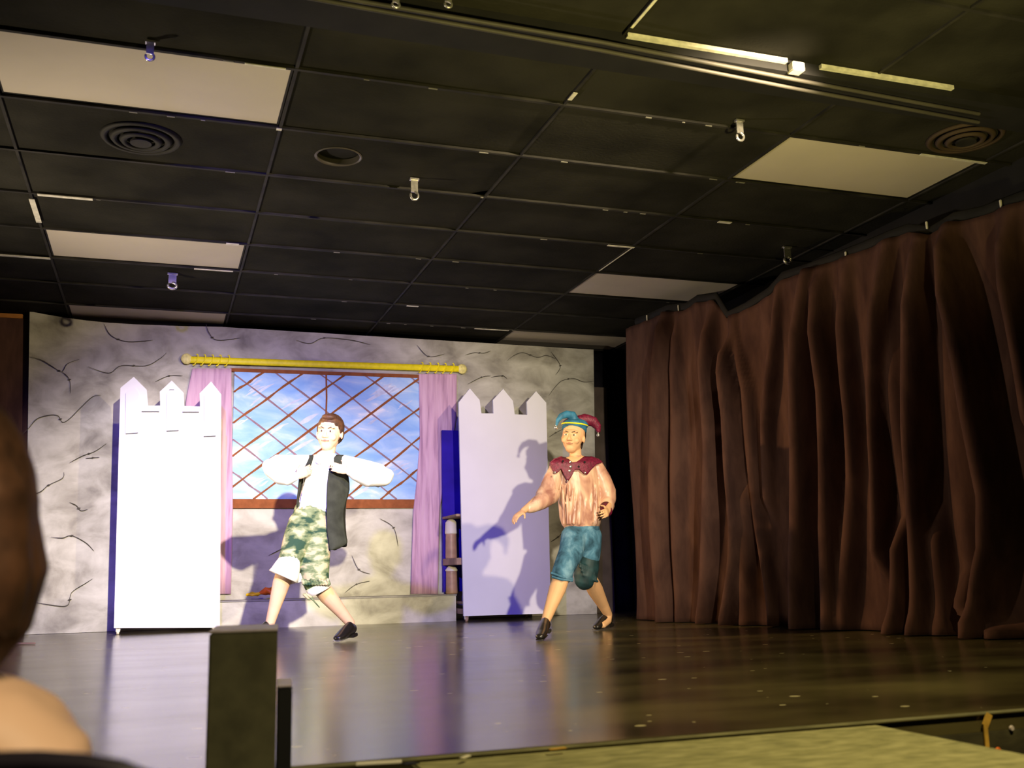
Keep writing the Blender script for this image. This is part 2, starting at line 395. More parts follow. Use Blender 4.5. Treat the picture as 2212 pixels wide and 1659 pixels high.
# round air diffusers
for (x, y, lab) in ((305, 297, 'round black air diffuser with concentric rings in the ceiling at the left'), (2085, 296, 'round brownish air diffuser with rings in the ceiling near the right curtain')):
    p = atz(x, y, CEIL)
    t = empty('air_diffuser', p, lab, 'air diffuser', 'round ceiling air diffusers')
    for j, rr in enumerate((.19, .145, .10)):
        bm = bmesh.new(); n = 48
        prof = [(rr, CEIL-.002-.008*j), (rr-.012, CEIL-.016-.008*j), (rr-.034, CEIL-.010-.008*j), (rr-.02, CEIL-.002-.004*j)]
        rg = [[bm.verts.new((p.x+q*math.cos(2*math.pi*k/n), p.y+q*math.sin(2*math.pi*k/n), z)) for k in range(n)] for q, z in prof]
        for a, b in zip(rg, rg[1:]+rg[:1]):
            for k in range(n): bm.faces.new((a[k], a[(k+1) % n], b[(k+1) % n], b[k]))
        obj('ring', bm, mat('diffuser_ring', (.026, .024, .02) if x < 1000 else (.06, .04, .025), .7, .2), t, True)
    bm = bmesh.new(); bmesh.ops.create_cone(bm, cap_ends=True, segments=32, radius1=.05, radius2=.05, depth=.01, matrix=Matrix.Translation((p.x, p.y, CEIL-.028)))
    obj('centre_disc', bm, M['grid'], t)

# hooks hanging from the grid
hooks = [(325, 92, 42, 'slim silver hook below the large left light panel'), (895, 388, 48, 'shiny silver hook hanging mid-ceiling behind the round downlight opening'),
         (1597, 262, 46, 'silver hook with a round foot left of the large right light panel'), (373, 592, 32, 'small silver hook just above the stone backdrop at the left'),
         (1700, 535, 36, 'small orange-tinted hook close to the brown curtain top'), (855, -14, 36, 'silver hook on the proscenium rail, leftmost at the top edge'),
         (968, -16, 38, 'silver hook on the proscenium rail beside a second hook')]
for i, (x, y, L, lab) in enumerate(hooks):
    z0 = CEIL-.012 if i < 5 else CEIL-.06
    p = atz(x, y, z0)
    d = math.sqrt((p.x-CAM.x)**2+(p.y-CAM.y)**2)/CAMF
    h = L*d*1.02; wd = 8*d
    t = empty('ceiling_hook', p, lab, 'hook', 'silver hooks hanging from the ceiling')
    bm = bmesh.new()
    box(bm, p.x-wd, p.x+wd, p.y-.004, p.y+.004, p.z-h*.62, p.z)
    box(bm, p.x-wd*1.3, p.x+wd*1.3, p.y-.012, p.y+.012, p.z-.004, p.z+.006)
    obj('strap', bm, M['chrome'], t)
    bm = bmesh.new()
    pts = [Vector((p.x+wd*1.1*math.cos(a), p.y, p.z-h*.78+h*.2*math.sin(a))) for a in [math.radians(q) for q in range(80, -200, -25)]]
    tube(bm, [(q, wd*.38, wd*.38) for q in pts], Vector((0, 1, 0)), 8)
    obj('loop', bm, M['chrome'], t, True)

# proscenium header with two rails
bm = bmesh.new(); box(bm, -2.5, 5.05, -.655, -.44, CEIL-.055, CEIL+.28)
struct('trim_2', bm, M['black'])
def rail(name, pts, z, r, m, lab):
    bm = bmesh.new(); P = [atz(x, y, z) for x, y in pts]
    d = (P[-1]-P[0]); P = [P[0]-d*.9]+P+[P[-1]+d*.12]
    tube(bm, [(q, r, r) for q in P], Vector((0, 0, 1)), 10)
    o = obj(name, bm, m, None, True); tag(o, lab, 'rail', 'long rails along the proscenium header'); return o
mr = mat('dull_steel', (.07, .062, .05), .6, .4, metal=.0, vary=.3)
rail('curtain_rail', [(780, 3), (1300, 91), (1712, 171), (2000, 225)], CEIL-.07, .009, mr, 'upper of the two thin steel rails under the black header')
rail('curtain_rail', [(780, 16), (1300, 109), (1712, 190), (2000, 243)], CEIL-.075, .009, mr, 'lower of the two thin steel rails under the black header')
# pale wood strip on the header
for xa, ya, xb, yb, lab in ((1362, 69, 1700, 133, 'long bright pale strip on the header top edge, left piece'), (1772, 146, 2040, 203, 'long bright pale strip on the header top edge, right piece')):
    a = atz(xa, ya, CEIL-.02); b = atz(xb, yb, CEIL-.02)
    bm = bmesh.new(); bar(bm, (a.x, -.668, CEIL-.016), (b.x, -.668, CEIL-.016), .02, .018)
    o = obj('header_strip', bm, M['chip']); tag(o, lab, 'strip', 'pale strips along the header')
a = atz(1740, 146, CEIL-.07)
bm = bmesh.new(); box(bm, a.x-.03, a.x+.03, -.69, -.64, CEIL-.06, CEIL-.02, bevel=.004)
o = obj('rail_bracket', bm, M['chip']); tag(o, 'small white bracket on the header between the two bright strips', 'bracket')

# ------------------------------------------------------------------ painted backdrop
BY = 4.60
def bp(x, y, off=0): return at(x, y, BY-off)
bd = empty('backdrop', (2.15, BY, 0), 'tall painted canvas backdrop of a grey stone wall with a latticed window', 'backdrop')
TL, TR = bp(62, 672), bp(1281, 755)
BL, BR = bp(52, 1366), bp(1291, 1333)
top = [(x, bp(x, y).z) for x, y in ((62, 672), (95, 679), (130, 685), (230, 697), (350, 703), (480, 706), (1281, 755))]
rows = []
NU, NV = 120, 30
for j in range(NV+1):
    v = j/NV; row = []
    for i in range(NU+1):
        px = 62+(1281-62)*i/NU
        xt = bp(px, 700).x; xb = BL.x+(BR.x-BL.x)*i/NU
        zt = interp(px, top)
        x = xb+(xt-xb)*v
        wv = .010*math.sin(i*.55+1.5*v)*(v**2)*(1 if i < 30 else .35) + (.02*(1-i/14)*math.sin(4*v) if i < 14 else 0)
        row.append(Vector((x, BY+.012+wv*.6, zt*v+.002)))
    rows.append(row)
canvas_bm = sheet(rows)
def ribbon(bm, pts, w_, y, mi, wf=None):
    P = [Vector((p.x, y, p.z)) for p in pts]
    L = []; Rr = []
    for i, p in enumerate(P):
        t = (P[min(i+1, len(P)-1)]-P[max(i-1, 0)]).normalized(); s = Vector((-t.z, 0, t.x))
        ww = w_*(wf(i/(len(P)-1)) if wf else 1)
        L.append(bm.verts.new(p+s*ww/2)); Rr.append(bm.verts.new(p-s*ww/2))
    for i in range(len(P)-1): bm.faces.new((L[i], L[i+1], Rr[i+1], Rr[i])).material_index = mi
def smoothpts(pts, n=8):
    out = []
    P = [pts[0]]+list(pts)+[pts[-1]]
    for i in range(1, len(P)-2):
        p0, p1, p2, p3 = [Vector(q).to_3d() for q in P[i-1:i+3]]
        for k in range(n):
            t = k/n
            out.append(.5*((2*p1)+(-p0+p2)*t+(2*p0-5*p1+4*p2-p3)*t*t+(-p0+3*p1-3*p2+p3)*t**3))
    out.append(Vector(pts[-1]).to_3d())
    return out
cracks = [[(62, 770), (90, 778), (118, 795), (134, 803), (146, 786), (172, 776)], [(134, 803), (150, 820), (152, 850)], [(190, 792), (235, 806), (262, 790), (315, 790), (345, 775), (360, 762)],
          [(335, 825), (365, 812), (395, 812)], [(48, 938), (62, 925), (80, 905), (105, 897), (125, 898), (135, 912), (150, 905), (175, 880), (200, 857), (218, 854)],
          [(66, 1070), (88, 1062), (105, 1048), (135, 1033), (138, 1020)], [(150, 1000), (178, 985), (205, 975), (230, 958)], [(185, 990), (215, 988)],
          [(150, 1085), (165, 1092), (175, 1103), (190, 1100)], [(110, 1160), (135, 1162), (155, 1157), (185, 1172), (203, 1190)], [(72, 1300), (105, 1306), (145, 1308), (155, 1280), (185, 1260), (200, 1250)],
          [(70, 1230), (85, 1235), (95, 1225)], [(225, 700), (240, 725), (275, 738), (330, 735)], [(640, 735), (670, 742), (700, 730), (760, 735), (800, 745)],
          [(445, 700), (452, 720), (470, 735), (520, 730)], [(1005, 767), (1025, 762), (1045, 763), (1060, 758)], [(1095, 780), (1110, 768), (1130, 762), (1160, 772), (1180, 768), (1200, 775)],
          [(1060, 815), (1085, 812), (1095, 818)], [(1010, 830), (1040, 815), (1060, 812)], [(1185, 855), (1200, 835), (1215, 822), (1240, 818), (1260, 825), (1283, 824)], [(1185, 945), (1200, 935), (1220, 925)],
          [(1190, 1170), (1205, 1160), (1215, 1150)], [(580, 1200), (610, 1185), (650, 1165)], [(760, 1200), (775, 1230), (800, 1240)], [(820, 1120), (850, 1140), (860, 1180)],
          [(1190, 760), (1210, 790), (1200, 810)], [(900, 745), (925, 770), (960, 765)], [(300, 1180), (310, 1200)], [(745, 1280), (770, 1262), (800, 1255)]]
for cr in cracks:
    P = [bp(x, y) for x, y in smoothpts([(a, b, 0) for a, b in cr], 6) for x, y in [(x, y)]] if False else [bp(v.x, v.y) for v in smoothpts([(a, b, 0) for a, b in cr], 6)]
    ribbon(canvas_bm, P, .0065, BY-.004, 1, lambda t: .25+1.0*math.sin(math.pi*min(1, max(0, t)))*(.7+.3*math.sin(9*t)))
    k = P[len(P)//2]
    ribbon(canvas_bm, [k+Vector((-.014, 0, -.003)), k, k+Vector((.015, 0, .004))], .014, BY-.0045, 1, lambda t: math.sin(math.pi*t)+.05)
obj('canvas', canvas_bm, [M['stone'], M['crack']], bd, False)
# window painting
WL, WR = bp(501, 1000).x, bp(908, 1000).x
WB, WT = bp(700, 1078).z, bp(700, 806).z
bm = bmesh.new(); box(bm, WL, WR, BY-.010, BY-.007, WB-.02, WT)
# brushed clouds
skyo = obj('window_sky', bm, M['sky'], bd, label='pale blue sky with white brushed clouds')
bm = bmesh.new()
for x, y, L, k in ((545, 832, 40, 9), (560, 850, 50, 10), (548, 868, 30, 6), (640, 870, 60, 8), (820, 850, 60, 12), (840, 838, 40, 7), (660, 905, 60, 12), (600, 930, 40, 7),
                   (560, 960, 50, 9), (640, 960, 70, 14), (800, 905, 30, 5), (860, 1010, 50, 8), (840, 940, 40, 5), (780, 1060, 60, 9), (560, 1045, 40, 7), (530, 905, 30, 4), (875, 880, 26, 5)):
    for q in range(3):
        xx = x+random.uniform(-12, 12); yy = y+random.uniform(-9, 9); ll = L*random.uniform(.5, 1)
        a = (xx-ll/2, yy+ll*.25); b = (xx+ll/2, yy-ll*.25)
        P = [bp(a[0]+(b[0]-a[0])*s, a[1]+(b[1]-a[1])*s+1.5*math.sin(5*s+q)) for s in [i/6 for i in range(7)]]
        P = [Vector((min(max(p.x, WL), WR), p.y, min(max(p.z, WB), WT))) for p in P]
        ribbon(bm, P, k*.0022, BY-.0104-.0003*q, 0, lambda t: math.sin(math.pi*t)+.04)
obj('clouds', bm, mat('painted_cloud', (.66, .74, .92), .9, .1, vary=.2, scale=20, detail=6), skyo)
# lattice
def clipline(a, b):
    (x0, z0), (x1, z1) = a, b
    t0, t1 = 0, 1; dx, dz = x1-x0, z1-z0
    for p, q in ((-dx, x0-WL), (dx, WR-x0), (-dz, z0-WB), (dz, WT-z0)):
        if abs(p) < 1e-9:
            if q < 0: return None
            continue
        r = q/p
        if p < 0: t0 = max(t0, r)
        else: t1 = min(t1, r)
    return None if t0 >= t1 else ((x0+dx*t0, z0+dz*t0), (x0+dx*t1, z0+dz*t1))
bm = bmesh.new()
def lat(x0, y0, x1, y1, w_, mi, off):
    a = bp(x0, y0); b = bp(x1, y1)
    c = clipline((a.x, a.z), (b.x, b.z))
    if not c: return
    (xa, za), (xb, zb_) = c
    P = [Vector((xa+(xb-xa)*t, 0, za+(zb_-za)*t+.004*math.sin(11*t+x0))) for t in [i/10 for i in range(11)]]
    ribbon(bm, P, w_, BY-off, mi, lambda t: .9+.25*math.sin(40*t))
for k in range(-5, 8):          # faint set
    y0 = 877+71.5*k
    lat(505-60, y0-60*.74, 505+480, y0+480*.775, .015, 1, .0125)
for x0, y0, x1, y1 in ((440, 891, 600, 784), (440, 960, 690, 780), (440, 1031, 790, 776), (440, 1098, 870, 781), (520, 1097, 940, 793), (690, 1046, 960, 841), (720, 1096, 960, 903), (790, 1103, 960, 969), (905, 1075, 960, 1040)):
    lat(x0, y0, x1, y1, .019, 0, .014)
ribbon(bm, [bp(704, 806), bp(705, 860), bp(703, 915)], .014, BY-.0145, 0)
obj('lattice', bm, [M['lattice'], M['lattice_faint']], bd, label='diagonal brown window lattice')
bm = bmesh.new()
box(bm, WL-.01, WR+.01, BY-.018, BY-.006, bp(700, 1098).z, WB-.002)
rT = [bp(497, 797), bp(908, 812)]
bar(bm, (rT[0].x, BY-.013, rT[0].z-.01), (rT[1].x, BY-.013, rT[1].z-.008), .010, .030, up=Vector((0, 0, 1)))
obj('window_frame', bm, M['lattice'], bd)
# painted drapes
def drape(edge_l, edge_r, ys, name='painted_drape'):
    rows = []
    for y in ys:
        xl = interp(y, edge_l); xr = interp(y, edge_r)
        rows.append([bp(xl+(xr-xl)*i/16, y, .020+.003*math.sin(i*1.9+y*.01)) for i in range(17)])
    return thicken(obj(name, sheet(rows), M['pink'], bd, True), .004)
ysl = [796, 810, 830, 860, 900, 950, 1000, 1050, 1095, 1120, 1160, 1200, 1240, 1283]
drape([(796, 416), (850, 404), (900, 398), (1000, 420), (1100, 440), (1283, 440)], [(796, 500), (1095, 503), (1283, 499)], ysl)
drape([(808, 905), (950, 907), (1040, 900), (1100, 893), (1283, 887)], [(808, 987), (900, 986), (1000, 970), (1100, 950), (1283, 946)], [808]+ysl[1:])
# painted curtain pole with rings
bm = bmesh.new()
a, b = bp(412, 777, .03), bp(992, 797, .03)
tube(bm, [(a, .029, .014), ((a+b)/2, .029, .014), (b, .029, .014)], Vector((0, 0, 1)), 12)
rod = obj('curtain_pole', bm, M['gold'], bd, True)
for x, y in ((403, 775), (998, 797)):
    bm = bmesh.new(); ell(bm, bp(x, y, .03), .045, .020, .045)
    obj('finial', bm, M['goldball'], rod, True)
for x in (422, 438, 455, 472, 490, 908, 925, 942, 958, 975):
    y = 777+(x-412)/580*20
    bm = bmesh.new(); c = bp(x, y, .03)
    tube(bm, [(c+Vector((.014*math.cos(q)+.014*math.sin(q), -.018, .046*math.sin(q)-.002)), .006, .005) for q in [math.radians(z) for z in range(-110, 120, 20)]], Vector((0, 1, 0)), 6)
    obj('ring', bm, M['gold'], rod, True)

# stone bench platform
sp = empty('bench_platform', (2.15, 4.4, 0), 'long low platform painted as grey stone along the foot of the backdrop', 'platform')
x0, x1 = bp(470, 1300).x-.02, at(985, 1300, 4.25).x
zt = at(760, 1290, 4.25).z
bm = bmesh.new(); box(bm, x0, x1, 4.25, BY-.045, 0, zt-.012)
obj('riser', bm, M['stone'], sp)
bm = bmesh.new(); box(bm, x0-.004, x1+.006, 4.24, BY-.045, zt-.012, zt, bevel=.002)
obj('tread', bm, mat('grey_painted_board', (.36, .34, .32), .7, .3, vary=.4, scale=6), sp)

# toy on the platform
ty = empty('toy', at(565, 1285, 4.36), 'small yellow and orange toy lying on the stone platform behind the boy in the vest', 'toy')
def TP(x, y, dy=0): return at(x, y, 4.36+dy)
g = pxm(4.36)
bm = bmesh.new(); tube(bm, [(TP(534, 1285), 3*g, 3*g), (TP(545, 1283), 6*g, 5*g), (TP(556, 1284), 4*g, 4*g), (TP(564, 1281), 2*g, 2*g)])
obj('tail', bm, M['yellow'], ty, True)
bm = bmesh.new(); tube(bm, [(TP(562, 1281), 3*g, 3*g), (TP(574, 1277), 8*g, 8*g), (TP(590, 1277), 9*g, 9*g), (TP(602, 1276), 6*g, 6*g)])
obj('body', bm, M['orange'], ty, True)
bm = bmesh.new(); tube(bm, [(TP(588, 1270, -.03), 3*g, 3*g), (TP(598, 1268, -.03), 4*g, 4*g)])
obj('head', bm, M['yellow'], ty, True)

# ------------------------------------------------------------------ castle tower flats
def tower(Y, outline, zbot_px, strips, lines, casters, label, depth, name='castle_tower'):
    p0 = at(outline[0][0], 1350, Y)
    t = empty(name, (at(outline[len(outline)//2][0], 1350, Y).x, Y, 0), label, 'set piece', 'white castle tower flats')
    bm = bmesh.new()
    vs = [bm.verts.new(at(x, y, Y)) for x, y in outline]
    f = bm.faces.new(vs)
    r = bmesh.ops.extrude_face_region(bm, geom=[f])
    for v in [e for e in r['geom'] if isinstance(e, bmesh.types.BMVert)]: v.co.y += .022
    obj('front_panel', bm, M['white'], t)
    if strips:
        for s in strips:
            bm = bmesh.new()
            vs = [bm.verts.new(at(x, y, Y-.004)) for x, y in s]
            f = bm.faces.new(vs)
            r = bmesh.ops.extrude_face_region(bm, geom=[f])
            for v in [e for e in r['geom'] if isinstance(e, bmesh.types.BMVert)]: v.co.y -= .010
            obj('merlon_strip', bm, M['white'], t)
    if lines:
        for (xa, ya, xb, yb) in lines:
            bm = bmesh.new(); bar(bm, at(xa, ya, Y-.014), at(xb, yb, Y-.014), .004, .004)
            obj('seam_or_shadow_gap', bm, M['line'], t)  # thin dark bars put in as the shadow gaps of the front
    # timber frame behind
    xl = at(outline[0][0], 1340, Y).x; xr = at(outline[-1][0], 1340, Y).x
    bm = bmesh.new()
    box(bm, xl+.02, xl+.06, Y+.024, Y+.06, .06, 1.6); box(bm, xr-.06, xr-.02, Y+.024, Y+.06, .06, 1.6)
    box(bm, xl+.06, xr-.06, Y+.024, Y+.06, .07, .11); box(bm, xl+.06, xr-.06, Y+.024, Y+.06, 1.5, 1.54)
    box(bm, xl+.02, xl+.06, Y+.061, Y+depth, .06, .10); box(bm, xr-.06, xr-.02, Y+.061, Y+depth, .06, .10)
    obj('frame', bm, M['wood'], t)
    for cx, cy in ((xl+.03, Y+.03), (xr-.04, Y+.03), (xl+.03, Y+depth-.03), (xr-.04, Y+depth-.03)):
        bm = bmesh.new()
        bmesh.ops.create_cone(bm, cap_ends=True, segments=20, radius1=.022, radius2=.022, depth=.018, matrix=Matrix.Translation((cx, cy, .022)) @ Matrix.Rotation(math.pi/2, 4, 'Y'))
        w_ = obj('caster', bm, M['cream'] if casters == 1 else M['wood'], t, True)
        bm = bmesh.new(); box(bm, cx-.014, cx-.010, cy-.012, cy+.012, .02, .06); box(bm, cx+.010, cx+.014, cy-.012, cy+.012, .02, .06); box(bm, cx-.016, cx+.016, cy-.016, cy+.016, .057, .062)
        obj('fork', bm, M['chrome'], w_)
    return t
tower(4.05, [(246, 1357), (260, 838), (289, 814), (317, 842), (320, 876), (346, 876), (345, 846), (371, 822), (397, 849), (398, 877), (432, 878), (431, 850), (456, 824), (478, 852), (475, 1356)], 1357,
      [[(272, 850), (290, 836), (300, 850), (298, 935), (271, 937)], [(361, 850), (371, 838), (388, 850), (386, 930), (360, 931)], [(441, 855), (456, 842), (470, 856), (466, 941), (440, 943)]],
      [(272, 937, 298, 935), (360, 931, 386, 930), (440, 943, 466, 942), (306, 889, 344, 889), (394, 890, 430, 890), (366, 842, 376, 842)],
      1, 'white castle tower flat at the left, partly covering the left pink drape', .32)
tw = tower(4.00, [(1002, 1331), (991, 869), (1015, 839), (1036, 864), (1040, 893), (1066, 893), (1065, 864), (1087, 840), (1108, 866), (1112, 895), (1139, 896), (1138, 868), (1158, 845), (1180, 870), (1190, 1325)], 1331,
      None, None, 2, 'white castle tower flat at the right, a shadow across its face, shelves behind', .52)
XL = at(996, 1100, 4.0).x
bm = bmesh.new(); box(bm, XL+.40, XL+.415, 4.061, 4.53, .10, at(950, 929, 4.5).z)
obj('side_board', bm, M['blue'], tw, label='royal blue board')
bm = bmesh.new(); box(bm, XL-.02, XL+.40, 4.50, 4.512, .235, at(950, 929, 4.5).z)
obj('back_board', bm, M['blue'], tw, label='royal blue board')
shz = [at(995, 1112, 4.03).z, at(997, 1212, 4.03).z, at(995, 1303, 4.03).z]
for z, h in zip(shz, (.02, .055, .02)):
    bm = bmesh.new(); box(bm, XL-.025 if z > .22 else XL+.04, XL+.39, 4.062, 4.498, z-h/2, z+h/2, bevel=.003)
    obj('shelf', bm, M['wood'], tw)
cans = [(958, shz[0]-.015-.17, .17, 'copper-coloured canister with a cream top on the middle shelf behind the right tower'), (958, shz[1]-.035-.155, .150, 'tan canister on the lowest shelf behind the right tower')]
for i, (x, zz, h, lab) in enumerate(cans):
    zb_ = (shz[1]+.0275 if i == 0 else zt+.001)
    ztop = (shz[0]-.012 if i == 0 else shz[1]-.029)
    c = at(x, 1150, 4.42); r_ = .050
    t = empty('canister', (c.x, 4.42, zb_), lab, 'canister', 'canisters on the tower shelves')
    cx = max(c.x, XL+.03)
    def lathe(prof, name, m):
        bm = bmesh.new(); n = 28
        rg = [[bm.verts.new((cx+q*math.cos(2*math.pi*k/n), 4.42+q*math.sin(2*math.pi*k/n), z)) for k in range(n)] for q, z in prof]
        for a_, b_ in zip(rg, rg[1:]):
            for k in range(n): bm.faces.new((a_[k], a_[(k+1) % n], b_[(k+1) % n], b_[k]))
        bm.faces.new(rg[0]); bm.faces.new(rg[-1])
        obj(name, bm, m, t, True)
    zm = zb_+(ztop-zb_)*(.62 if i == 0 else .8)
    lathe([(r_*.95, zb_), (r_, zb_+.01), (r_*.93, zm-.01), (r_*.97, zm)], 'body', M['copper'])
    lathe([(r_*1.02, zm), (r_*1.05, zm+.01), (r_*.95, ztop-.03), (r_*.6, ztop-.008), (r_*.3, ztop-.002)], 'lid', M['cream'])

# ------------------------------------------------------------------ drapes at the sides
CP0, CP1 = Vector((4.27, 3.28, 0)), Vector((4.90, -.50, 0))
cdir = (CP1-CP0).normalized(); cn = Vector((cdir.y, -cdir.x, 0))
if cn.x > 0: cn = -cn
def onc(x, y, off=0.0):
    v = ray(x, y); t = (CP0+cn*off-CAM).dot(cn)/v.dot(cn); p = CAM+v*t
    return (p-CP0).dot(cdir), p.z
def cp(cx, cy): return 1350+cx*.5785, 440+cy*.5785
ridges = []      # (list of (z, s)), width, height
def ridge(pts, wpx, h):
    q = sorted([(onc(*cp(a, b), .15*min(1, h))[1], onc(*cp(a, b), .15*min(1, h))[0]) for a, b in pts])
    ridges.append((q, wpx, h))
ridge([(100, 460), (105, 800), (115, 1200), (130, 1550)], .085, 1)
ridge([(170, 500), (180, 1000), (200, 1540)], .05, .6)
ridge([(290, 480), (300, 900), (290, 1550)], .06, .75)
ridge([(355, 560), (385, 800), (400, 1200), (375, 1550)], .05, 1)
ridge([(440, 1100), (430, 1400), (440, 1550)], .07, .6)
ridge([(380, 440), (450, 700), (490, 1200), (540, 1550)], .05, .45)
ridge([(540, 400), (520, 800), (530, 1100)], .045, .5)
ridge([(640, 270), (635, 800), (650, 1200), (650, 1560)], .085, 1.1)
ridge([(690, 300), (730, 700), (740, 1200), (765, 1570)], .07, .95)
ridge([(800, 250), (830, 800), (820, 1560)], .06, .55)
ridge([(930, 200), (925, 700), (930, 1000), (920, 1300)], .055, .8)
ridge([(1040, 180), (1065, 600), (1085, 1000), (1085, 1300), (1090, 1560)], .075, 1.1)
ridge([(1000, 1290), (1000, 1450), (1000, 1590)], .065, 1.0)
ridge([(1150, 160), (1220, 450), (1290, 800), (1360, 1100), (1370, 1290), (1340, 1420), (1310, 1560)], .075, 1.2)
ridge([(1160, 1250), (1170, 1560)], .08, .6)
ridge([(1400, 150), (1450, 500), (1485, 800)], .07, .8)
ridge([(1250, 1500), (1300, 1560), (1400, 1570)], .09, .9)
topc = [(onc(x, y)) for x, y in ((1372, 704), (1400, 693), (1440, 676), (1480, 672), (1505, 655), (1545, 650), (1570, 690), (1610, 672), (1660, 640), (1690, 606), (1740, 590), (1790, 572), (1860, 545), (1920, 520), (1960, 506), (2010, 512), (2060, 482), (2120, 470), (2212, 435))]
LEN = (CP1-CP0).length
def ridge_h(s, z):
    v = 0
    for q, wd, h in ridges:
        z0, z1 = q[0][0], q[-1][0]
        ss = interp(z, q)
        fade = 1
        if z > z1: fade = max(.25, 1-(z-z1)*4)
        if z < z0: fade = max(0, 1-(z0-z)*5) if z0 > .1 else 1
        d = (s-ss)/(wd*.86)
        v += (h*fade*math.exp(-.55*d*d-.6*d**4))**5
    return v**.2 if v > 1e-12 else 0
rows = []
NS, NZ = 340, 60
for j in range(NZ+1):
    v = j/NZ; row = []
    for i in range(NS+1):
        s = LEN*i/NS
        zt_ = interp(s, topc)
        z = zt_*v+.006
        a = ridge_h(s, z)
        pooled = .05*math.exp(-((z)/.10)**2)*(1 if s > 2.55 else .25)
        d = a*.19*(.45+.55*min(1, (1-v)*5)) + pooled + .006*math.sin(s*37+2*z)
        if i == 0 or i == NS: d *= .5
        p = CP0+cdir*s+cn*d + cdir*(.02*math.sin(3*z+s*5))
        row.append(Vector((p.x, p.y, z)))
    rows.append(row)
sc = empty('stage_curtain', (4.55, 1.5, 0), 'long dark brown stage curtain hanging in deep folds down the right side', 'curtain')
thicken(obj('drape', sheet(rows), M['drape'], sc, True), .004)
bm = bmesh.new()
P = [CP0+cdir*s+Vector((0, 0, z+.035))+cn*-.01 for s, z in topc]
tube(bm, [(p, .012, .030) for p in P], cn, 8)
obj('top_rope', bm, M['black'], sc, True)
bm = bmesh.new(); s_, z_ = onc(2021, 1218); p = CP0+cdir*s_+cn*.10
box(bm, p.x-.002, p.x+.002, p.y-.018, p.y+.018, z_-.012, z_+.012)
obj('tag', bm, M['cream'], sc)
for (x, y) in ((1400, 690), (1468, 669), (1830, 556), (2005, 492), (2165, 446)):
    s_, z_ = onc(x, y); p = CP0+cdir*s_+cn*.01
    bm = bmesh.new(); tube(bm, [(p+Vector((0, 0, z_+.03)), .007, .007), (p+Vector((0, 0, z_-.005)), .006, .006)], Vector((1, 0, 0)), 8)
    obj('curtain_clip', bm, M['chip'], sc, True)

# black masking drape behind, right of the backdrop, and grey-brown board
def folded(name, x0, x1, y0, y1, z1, m, label, cat, amp=.03, per=.16, z0=.005):
    L = math.hypot(x1-x0, y1-y0); d = Vector((x1-x0, y1-y0, 0))/L; nrm = Vector((d.y, -d.x, 0))
    rows = []
    N = max(20, int(L/.02))
    for j in range(13):
        z = z0+(z1-z0)*j/12
        rows.append([Vector((x0, y0, z))+d*(L*i/N)+nrm*(amp*math.sin(2*math.pi*L*i/N/per+.4*math.sin(z*2))*(1-.3*j/12)) for i in range(N+1)])
    o = thicken(obj(name, sheet(rows), m, None, True), .004)
    return tag(o, label, cat)
folded('masking_curtain', 4.30, 5.02, 5.05, 4.9, CEIL-.02, M['navy'], 'black masking curtain in the dark gap right of the backdrop', 'curtain')
a = at(1288, 838, 4.9); b = at(1326, 1345, 4.9)
bm = bmesh.new(); box(bm, a.x-.35, b.x, 4.86, 4.885, 0.0, a.z, bevel=.003)
o = obj('grey_board', bm, M['greybrown']); tag(o, 'grey-brown board standing in the dark gap just right of the backdrop', 'board')
a = at(18, 600, 4.80)
folded('side_curtain', a.x-.9, a.x, 4.80, 4.80, at(10, 575, 4.8).z, M['drape'], 'tall brown side curtain at the far left edge of the stage', 'curtain', .012, .2)
a = at(50, 690, 4.72)
fl = empty('side_flat', (a.x-.4, 4.72, 0), 'brown side flat with an orange wooden top edge left of the backdrop', 'flat')
bm = bmesh.new(); box(bm, a.x-.8, a.x+.25, 4.70, 4.72, 0, a.z)
obj('panel', bm, M['drape'], fl)
bm = bmesh.new(); box(bm, a.x-.8, a.x+.0, 4.685, 4.725, a.z, a.z+.035, bevel=.003)
obj('top_rail', bm, M['trimwood'], fl)
# small thing on the floor at far left
a = atz(30, 1392, .004); b = atz(75, 1391, .004)
bm = bmesh.new(); tube(bm, [(a+Vector((0, 0, .004)), .008, .008), (b+Vector((0, 0, .004)), .006, .006)], Vector((0, 1, 0)), 8)
o = obj('wooden_stick', bm, M['wood'], None, True); tag(o, 'short thin stick lying on the floor before the backdrop left corner', 'stick')

# low carpeted platform pushed against the stage front
ap = empty('apron_platform', (1.82, -2.4, -.75), 'olive carpeted platform against the stage front, level with the stage, bottom right', 'platform')
bm = bmesh.new(); box(bm, 1.245, 2.39, -2.95, FRONT-.014, -.06, -.010, bevel=.004)
obj('top', bm, M['carpet'], ap)
bm = bmesh.new(); box(bm, 1.26, 2.375, -2.93, FRONT-.02, -.75, -.0605)
obj('base', bm, M['fascia'], ap)

# ------------------------------------------------------------------ stage edge scraps
def scrap(x0, y0, x1, y1, z, wd, m, lab, name='paper_scrap', rise=.002):
    a = atz(x0, y0, z); b = atz(x1, y1, z)
    bm = bmesh.new(); bar(bm, a+Vector((0, 0, rise)), b+Vector((0, 0, rise+.001)), wd, .002)
    o = obj(name, bm, m); return tag(o, lab, 'scrap', 'scraps along the stage edge')
scrap(1186, 1621, 1222, 1618, 0, .012, M['tape'], 'small yellow tape scrap on the stage edge below the jester', 'tape_scrap')
scrap(997, 1640, 1013, 1635, 0, .010, M['cream'], 'tiny white scrap on the stage edge left of the yellow one')
scrap(770, 1652, 868, 1648, 0, .030, M['cream'], 'white paper strip at the stage edge, cut by the bottom of the picture')
scrap(878, 1650, 892, 1654, 0, .03, M['black'], 'little black clip at the end of the white paper strip', 'clip')
FY = FRONT-.010
def onfr(x, y): return at(x, y, FY)
